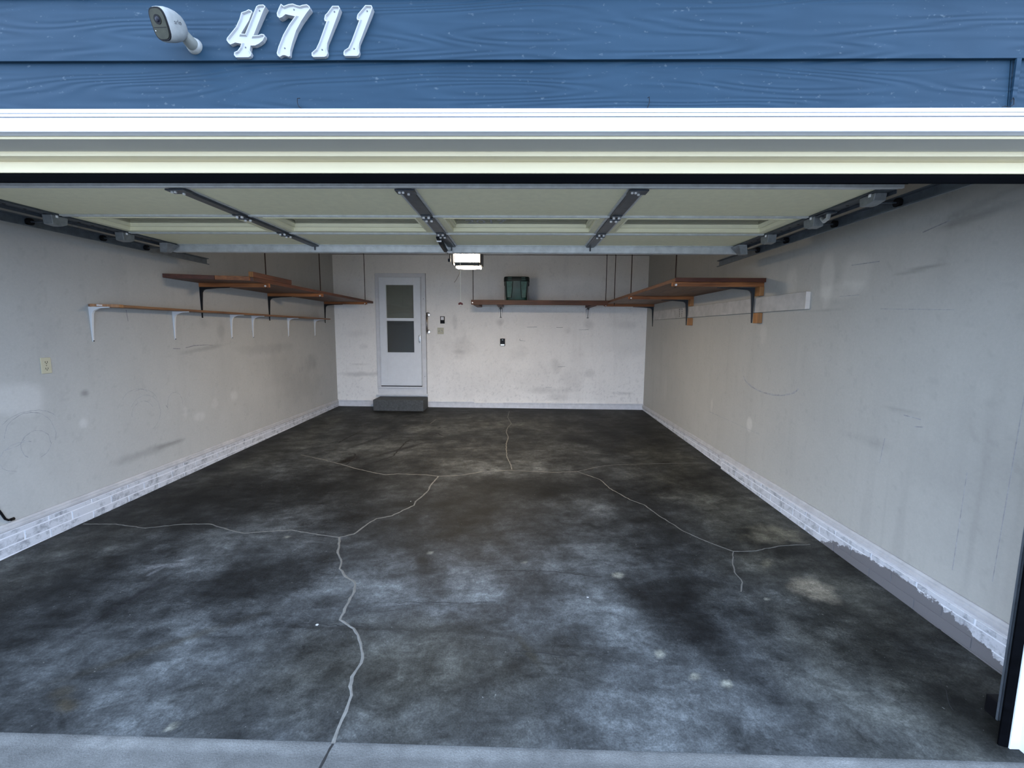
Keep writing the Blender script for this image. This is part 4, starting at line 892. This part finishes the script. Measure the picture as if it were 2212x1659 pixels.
lg = MB().hexa([(XR - .038, 3.73, 1.813), (XR - .001, 3.73, 1.813), (XR - .001, 7.9, 1.826), (XR - .038, 7.9, 1.826), (XR - .038, 3.73, 1.954), (XR - .001, 3.73, 1.954), (XR - .001, 7.9, 1.972), (XR - .038, 7.9, 1.972)]).build('ledger_board', MT['ledger'], None, bevel=.002, org=(XR, 5.8, 1.82))
tag(lg, 'long painted wall board with one raw end under the right shelf', 'board')
MB().box(XR - .0375, XR - .0015, 3.7265, 3.7297, 1.8135, 1.9535).build('raw_end', MT['rawend'], lg)
for yy in (6.52, 6.62):
    m = MB()
    for q in range(4): m.box(XR - .0392, XR - .037, yy - .006, yy + .006, 1.838 + q * .032, 1.858 + q * .032)
    m.build('dash_mark', MT['camblack'], lg)

# back wall shelf
s4 = thing('back_shelf', (.35, YB, 2.09), 'brown shelf across the back wall on two pale brackets', 'shelf')
for k in range(3):
    y0 = 7.70 + k * .247
    MB().box(-.83, 1.485, y0, y0 + .243, 2.108, 2.138).build('plank', MT['wood_brown'], s4, bevel=.002)
MB().box(-.80, 1.485, 7.668, 7.699, 2.058, 2.138).build('fascia', MT['wood_brown'], s4, bevel=.002)
for x, dark in ((-.755, 1), (-.355, 1), (1.255, 1)):
    MB().prism([(7.70, 2.107), (YB - .002, 2.107), (YB - .002, 2.052), (7.74, 2.052), (7.70, 2.07)], 'x', x - .045, x + .045).build('cleat', MT['wood_dark'], s4, bevel=.002)
MB().box(-.832, -.801, 7.665, 7.72, 2.06, 2.138).build('end_cap', MT['wood_dark'], s4)
for x in (-.36, 1.258):
    b_ = bracket(x, YB, 2.0515, 0, -1, .22, .165, .03, MT['nail'], s4, screw=False)
    MB().prism([(x - .034, 2.04), (x + .034, 2.04), (x + .024, 1.87), (x + .012, 1.862), (x - .012, 1.862), (x - .024, 1.87)], 'y', YB - .006, YB - .001).build('back_plate', MT['nail'], b_)
    for q in (-.016, .016): MB().box(x + q - .009, x + q + .009, YB - .036, YB - .006, 1.872, 2.03).build('prong', MT['bracketpale'], b_, bevel=.003)
for x in (-.80, 1.59):
    MB().cyl((x, 7.70, 2.06), (x, 7.70, ZC), .006, 8).build('hanging_rod', MT['rod'], s4, smooth=True)
MB().cyl((-.806, 7.664, 2.09), (-.806, 7.656, 2.09), .011, 8).build('rod_nut', MT['bolt'], s4)

# ------------------------------------------------------------------ tote on the back shelf
tt = thing('storage_tote', (-.064, 7.95, 2.1385), 'dark green plastic storage tote on the back shelf', 'tote')
def rr(cx, cy, rx, ry, z, e=.35, n=32): return [Vector(p) for p in sup(Vector((cx, cy, z)), Vector((1, 0, 0)), Vector((0, 1, 0)), rx, ry, e, n)]
MB().loft([rr(-.064, 7.95, .178, .185, 2.1387), rr(-.064, 7.95, .183, .19, 2.15), rr(-.064, 7.95, .205, .21, 2.48)]).build('tote_body', MT['tote'], tt, smooth=True)
MB().loft([rr(-.064, 7.95, .212, .217, 2.465), rr(-.064, 7.95, .222, .227, 2.47), rr(-.064, 7.95, .222, .227, 2.515), rr(-.064, 7.95, .214, .219, 2.535), rr(-.064, 7.95, .19, .195, 2.538)]).build('tote_lid', MT['totelid'], tt, smooth=True)
for s in (-1, 1):
    def tp(x, z, d): return (-.064 + x, 7.95 - (.19 + (z - 2.15) * .06) - d, z)
    q = [(s * .160, 2.185), (s * .085, 2.185), (s * .065, 2.455), (s * .180, 2.455)]
    MB().hexa([tp(x, z, -.004) for x, z in q] + [tp(x, z, .007) for x, z in q]).build('raised_panel', MT['totepanel'], tt, bevel=.003)
    MB().tube([tp(x, z, .0085) for x, z in q[:1] + q[1:] + q[:1]], .0060, 6).build('panel_rib', MT['totelid'], tt)
    for zz in (2.483, 2.512):
        m = MB(); m.box(-.064 + s * .115 - .035, -.064 + s * .115 + .035, 7.95 - .236, 7.95 - .22, zz - .010, zz + .010); m.build('lid_latch', MT['tote'], tt, bevel=.004)
    MB().box(-.064 + s * .205 - .012, -.064 + s * .205 + .012, 7.86, 8.04, 2.40, 2.462).build('side_handle', MT['totelid'], tt, bevel=.006)
    MB().box(-.064 + s * .19 - .014, -.064 + s * .19 + .006, 7.748, 7.765, 2.145, 2.46).build('corner_rib', MT['totelid'], tt, bevel=.003)

# ------------------------------------------------------------------ storm door
D0 = thing('door_1', (-2.24, YB, .57), 'white storm door with two stacked glass panes in the back wall', 'door', kind='structure')
yd = YB
MB().box(-2.70, -2.64, yd - .025, yd + .01, .54, 2.665).box(-1.832, -1.762, yd - .025, yd + .01, .41, 2.665).box(-2.70, -1.762, yd - .0255, yd + .01, 2.604, 2.665).build('casing', MT['casing'], D0, bevel=.003)
MB().box(-2.64, -2.625, yd - .035, yd - .005, .55, 2.604).box(-1.848, -1.832, yd - .035, yd - .005, .55, 2.604).box(-2.64, -1.832, yd - .035, yd - .005, 2.592, 2.604).build('frame', MT['casing'], D0, bevel=.002)
x0, x1 = -2.622, -1.850
gx0, gx1, gz0, gz1, gz2, gz3 = -2.492, -1.982, 1.205, 1.790, 1.843, 2.448
MB().box(x0, gx0, yd - .050, yd - .012, .572, 2.590).box(gx1, x1, yd - .050, yd - .012, .572, 2.590).box(gx0, gx1, yd - .050, yd - .012, gz3, 2.590).box(gx0, gx1, yd - .050, yd - .012, .572, gz0).box(gx0, gx1, yd - .048, yd - .014, gz1, gz2).build('door_leaf', MT['doorwhite'], D0, bevel=.003)
MB().box(x0 + .01, x1 - .01, yd - .054, yd - .05, .60, .635).build('kick_rail', MT['doorwhite'], D0, bevel=.001)
for a, b in ((gz0, gz1), (gz2, gz3)):
    m = MB(); e = .016
    m.box(gx0 - .012, gx1 + .012, yd - .056, yd - .05, a - e, a).box(gx0 - .012, gx1 + .012, yd - .056, yd - .05, b, b + e).box(gx0 - e, gx0, yd - .056, yd - .05, a, b).box(gx1, gx1 + e, yd - .056, yd - .05, a, b)
    m.build('pane_bead', MT['doorwhite'], D0, bevel=.002)
    MB().box(gx0, gx1, yd - .034, yd - .030, a, b).build('glass_pane', MT['pane'], D0)
MB().box(gx0 - .02, gx1 + .02, yd - .012, yd + .015, gz2 - .02, gz3 + .02).build('inner_door', MT['innerdoor'], D0)
MB().box(gx0 - .02, gx1 + .02, yd - .012, yd + .015, gz0 - .02, gz1 + .02).build('insect_screen', MT['innerdark'], D0)
for a, b in ((-2.6255, -2.6215), (-1.8505, -1.8465)): MB().box(a, b, yd - .0355, yd - .02, .556, 2.592).build('edge_gap_and_shade', MT['camblack'], D0)
MB().box(-2.6255, -1.8465, yd - .0355, yd - .02, 2.588, 2.593).build('edge_gap_and_shade', MT['camblack'], D0)
MB().box(-2.6255, -1.8465, yd - .0500, yd - .02, .556, .5705).build('edge_gap_and_shade', MT['camblack'], D0)
MB().box(-1.7625, -1.7575, yd - .012, yd, .41, 2.667).build('edge_gap_and_shade', MT['nail'], D0)  # dark strip painted in as shade along the casing's outer edge
hd = MB().loft([[Vector(p) for p in sup(Vector((-1.879, yd - .051 - d, 1.457)), Vector((1, 0, 0)), Vector((0, 0, 1)), a, b, .9, 20)] for d, a, b in ((0, .022, .078), (.008, .020, .075), (.011, .014, .066))]).build('handle_plate', MT['silverhandle'], D0, smooth=True)
MB().box(-1.888, -1.870, yd - .082, yd - .06, 1.42, 1.50).build('push_lever', MT['silverhandle'], hd, bevel=.004)
MB().box(-2.695, -1.768, yd - .045, yd, .522, .556).build('threshold', MT['casing'], D0, bevel=.003)
MB().box(-2.69, -1.77, yd - .022, yd + .005, .40, .523).build('riser_board', MT['casing'], D0)
MB().prism([(yd, .372), (yd - .05, .372), (yd - .06, .385), (yd - .06, .405), (yd, .405)], 'x', -2.722, -1.744).build('nosing', MT['casing'], D0, bevel=.002)
for z in (2.2, 1.85, 1.5, 1.1, .75):
    MB().cyl((-1.80, yd - .0252, z), (-1.80, yd - .029, z), .006, 8).build('screw', MT['nickel'], D0)

stp = MB().box(-2.672, -1.748, 8.02, YB - .003, .10, .358).build('concrete_step', MT['concrete'], None, bevel=.012, org=(-2.21, 8.23, .15))
tag(stp, 'rough dark concrete step block below the storm door', 'step')

# ------------------------------------------------------------------ fittings on the back wall
gb = thing('grab_bar', (-1.735, YB, 1.75), 'polished metal grab bar beside the storm door', 'grab bar')
MB().tube([(-1.735, YB - .006, 1.915), (-1.735, YB - .045, 1.912), (-1.735, YB - .058, 1.895), (-1.735, YB - .06, 1.75), (-1.735, YB - .058, 1.61), (-1.735, YB - .045, 1.595), (-1.735, YB - .006, 1.592)], .0155, 14).build('bar', MT['darknickel'], gb, smooth=True)
for z in (1.915, 1.592): MB().tube([(-1.725, YB, z), (-1.725, YB - .006, z), (-1.725, YB - .012, z), (-1.725, YB - .014, z)], [.042, .042, .036, .02], 24).build('flange', MT['nickel'], gb, smooth=True)
wb = thing('opener_wall_button', (-1.452, YB, 1.815), 'black wall control with a large white button', 'wall control')
MB().box(-1.493, -1.411, YB - .020, YB - .0005, 1.749, 1.881).build('housing', MT['blackplastic'], wb, bevel=.004)
MB().box(-1.481, -1.423, YB - .026, YB - .018, 1.812, 1.870).build('push_button', MT['whiteplastic'], wb, bevel=.004)
MB().box(-1.478, -1.426, YB - .022, YB - .018, 1.757, 1.802).build('lower_cover', MT['camblack'], wb, bevel=.003)
sw = thing('light_switch', (-1.492, YB, 1.61), 'ivory double light switch plate below the wall control', 'light switch')
MB().box(-1.551, -1.433, YB - .007, YB - .0005, 1.551, 1.670).build('plate', MT['ivory'], sw, bevel=.003)
for x, u in ((-1.521, 1), (-1.465, -1)):
    MB().box(x - .007, x + .007, YB - .009, YB - .006, 1.597, 1.623).build('toggle_slot', MT['ivorydark'], sw)
    MB().hexa([(x - .005, YB - .008, 1.603), (x + .005, YB - .008, 1.603), (x + .005, YB - .008, 1.617), (x - .005, YB - .008, 1.617), (x - .004, YB - .024, 1.61 + u * .006), (x + .004, YB - .024, 1.61 + u * .006), (x + .004, YB - .024, 1.61 + u * .013), (x - .004, YB - .024, 1.61 + u * .013)]).build('toggle', MT['whiteplastic'], sw)
kb = thing('wall_box', (-.325, YB, 1.407), 'small black wall box with a silver lower edge', 'wall box')
MB().box(-.371, -.279, YB - .024, YB - .0005, 1.337, 1.476).build('housing', MT['blackplastic'], kb, bevel=.006)
MB().box(-.362, -.288, YB - .028, YB - .02, 1.344, 1.371).build('silver_strip', MT['bolt'], kb, bevel=.003)
MB().box(-.336, -.314, YB - .0255, YB - .022, 1.446, 1.452).build('small_badge', MT['silverhandle'], kb)

# ------------------------------------------------------------------ outlet and cable on the left wall
ol = thing('power_outlet', (XL, 3.224, 1.342), 'ivory duplex power outlet on the left wall', 'outlet')
MB().box(XL + .0005, XL + .007, 3.187, 3.261, 1.284, 1.401).build('plate', MT['ivory'], ol, bevel=.003)
for z in (1.366, 1.319):
    f_ = MB().loft([[Vector(p) for p in sup(Vector((XL + .006 + d, 3.224, z)), Vector((0, 1, 0)), Vector((0, 0, 1)), .0165, .0145, .75, 18)] for d in (0, .003)]).build('socket', MT['ivory'], ol)
    m = MB(); m.box(XL + .0085, XL + .0095, 3.2145, 3.2185, z - .004, z + .009).box(XL + .0085, XL + .0095, 3.2295, 3.2335, z - .004, z + .009).cyl((XL + .0085, 3.224, z - .009), (XL + .0095, 3.224, z - .009), .0038, 8)
    m.build('slot', MT['ivorydark'], f_)
MB().cyl((XL + .006, 3.224, 1.3425), (XL + .0085, 3.224, 1.3425), .003, 8).build('screw', MT['ivorydark'], ol)
cb = MB().tube([(XL + .006, 2.72, .62), (XL + .008, 2.80, .44), (XL + .010, 2.825, .378), (XL + .012, 2.842, .330), (XL + .012, 2.862, .313), (XL + .014, 2.885, .312)], .007, 8).build('black_cable', MT['blackplastic'], None, smooth=True, org=(XL, 2.8, .31))
tag(cb, 'black cable end hanging down to the left wall moulding', 'cable')
MB().cyl((XL + .014, 2.872, .3115), (XL + .014, 2.892, .3115), .0105, 8).build('cable_plug', MT['blackplastic'], cb)

# ------------------------------------------------------------------ safety sensor, paper scraps
ss = thing('safety_sensor', (2.045, 1.76, fz(2.045, 1.76)), 'small black door sensor low by the right jamb', 'sensor')
MB().box(2.018, 2.075, 1.74, 1.79, fz(2.03, 1.76), .088).build('sensor_body', MT['blackplastic'], ss, bevel=.005)
MB().box(2.055, 2.07, 1.66, 1.74, .02, .08).build('sensor_bracket', MT['darkgalv'], ss)
for (x, y, r, lab) in ((-1.078, 2.219, .012, 'small white paper scrap left of the middle floor crack'), (.42, 2.52, .008, 'tiny white paper fleck on the floor right of the centre'), (-.98, 3.9, .007, 'tiny white fleck beside the curved floor crack')):
    z = fz(x, y) + .0006
    vs = [(x + r * random.uniform(.6, 1.1) * math.cos(w), y + r * .6 * math.sin(w), z) for w in [k * math.pi / 3 for k in range(6)]]
    o = MB().add(vs + [(a, b, c + .002) for a, b, c in vs], [tuple(range(6))[::-1], tuple(range(6, 12))] + [(i, (i + 1) % 6, 6 + (i + 1) % 6, 6 + i) for i in range(6)]).build('paper_scrap', MT['paper'], None, org=(x, y, z))
    tag(o, lab, 'paper', 'paper flecks on the floor')
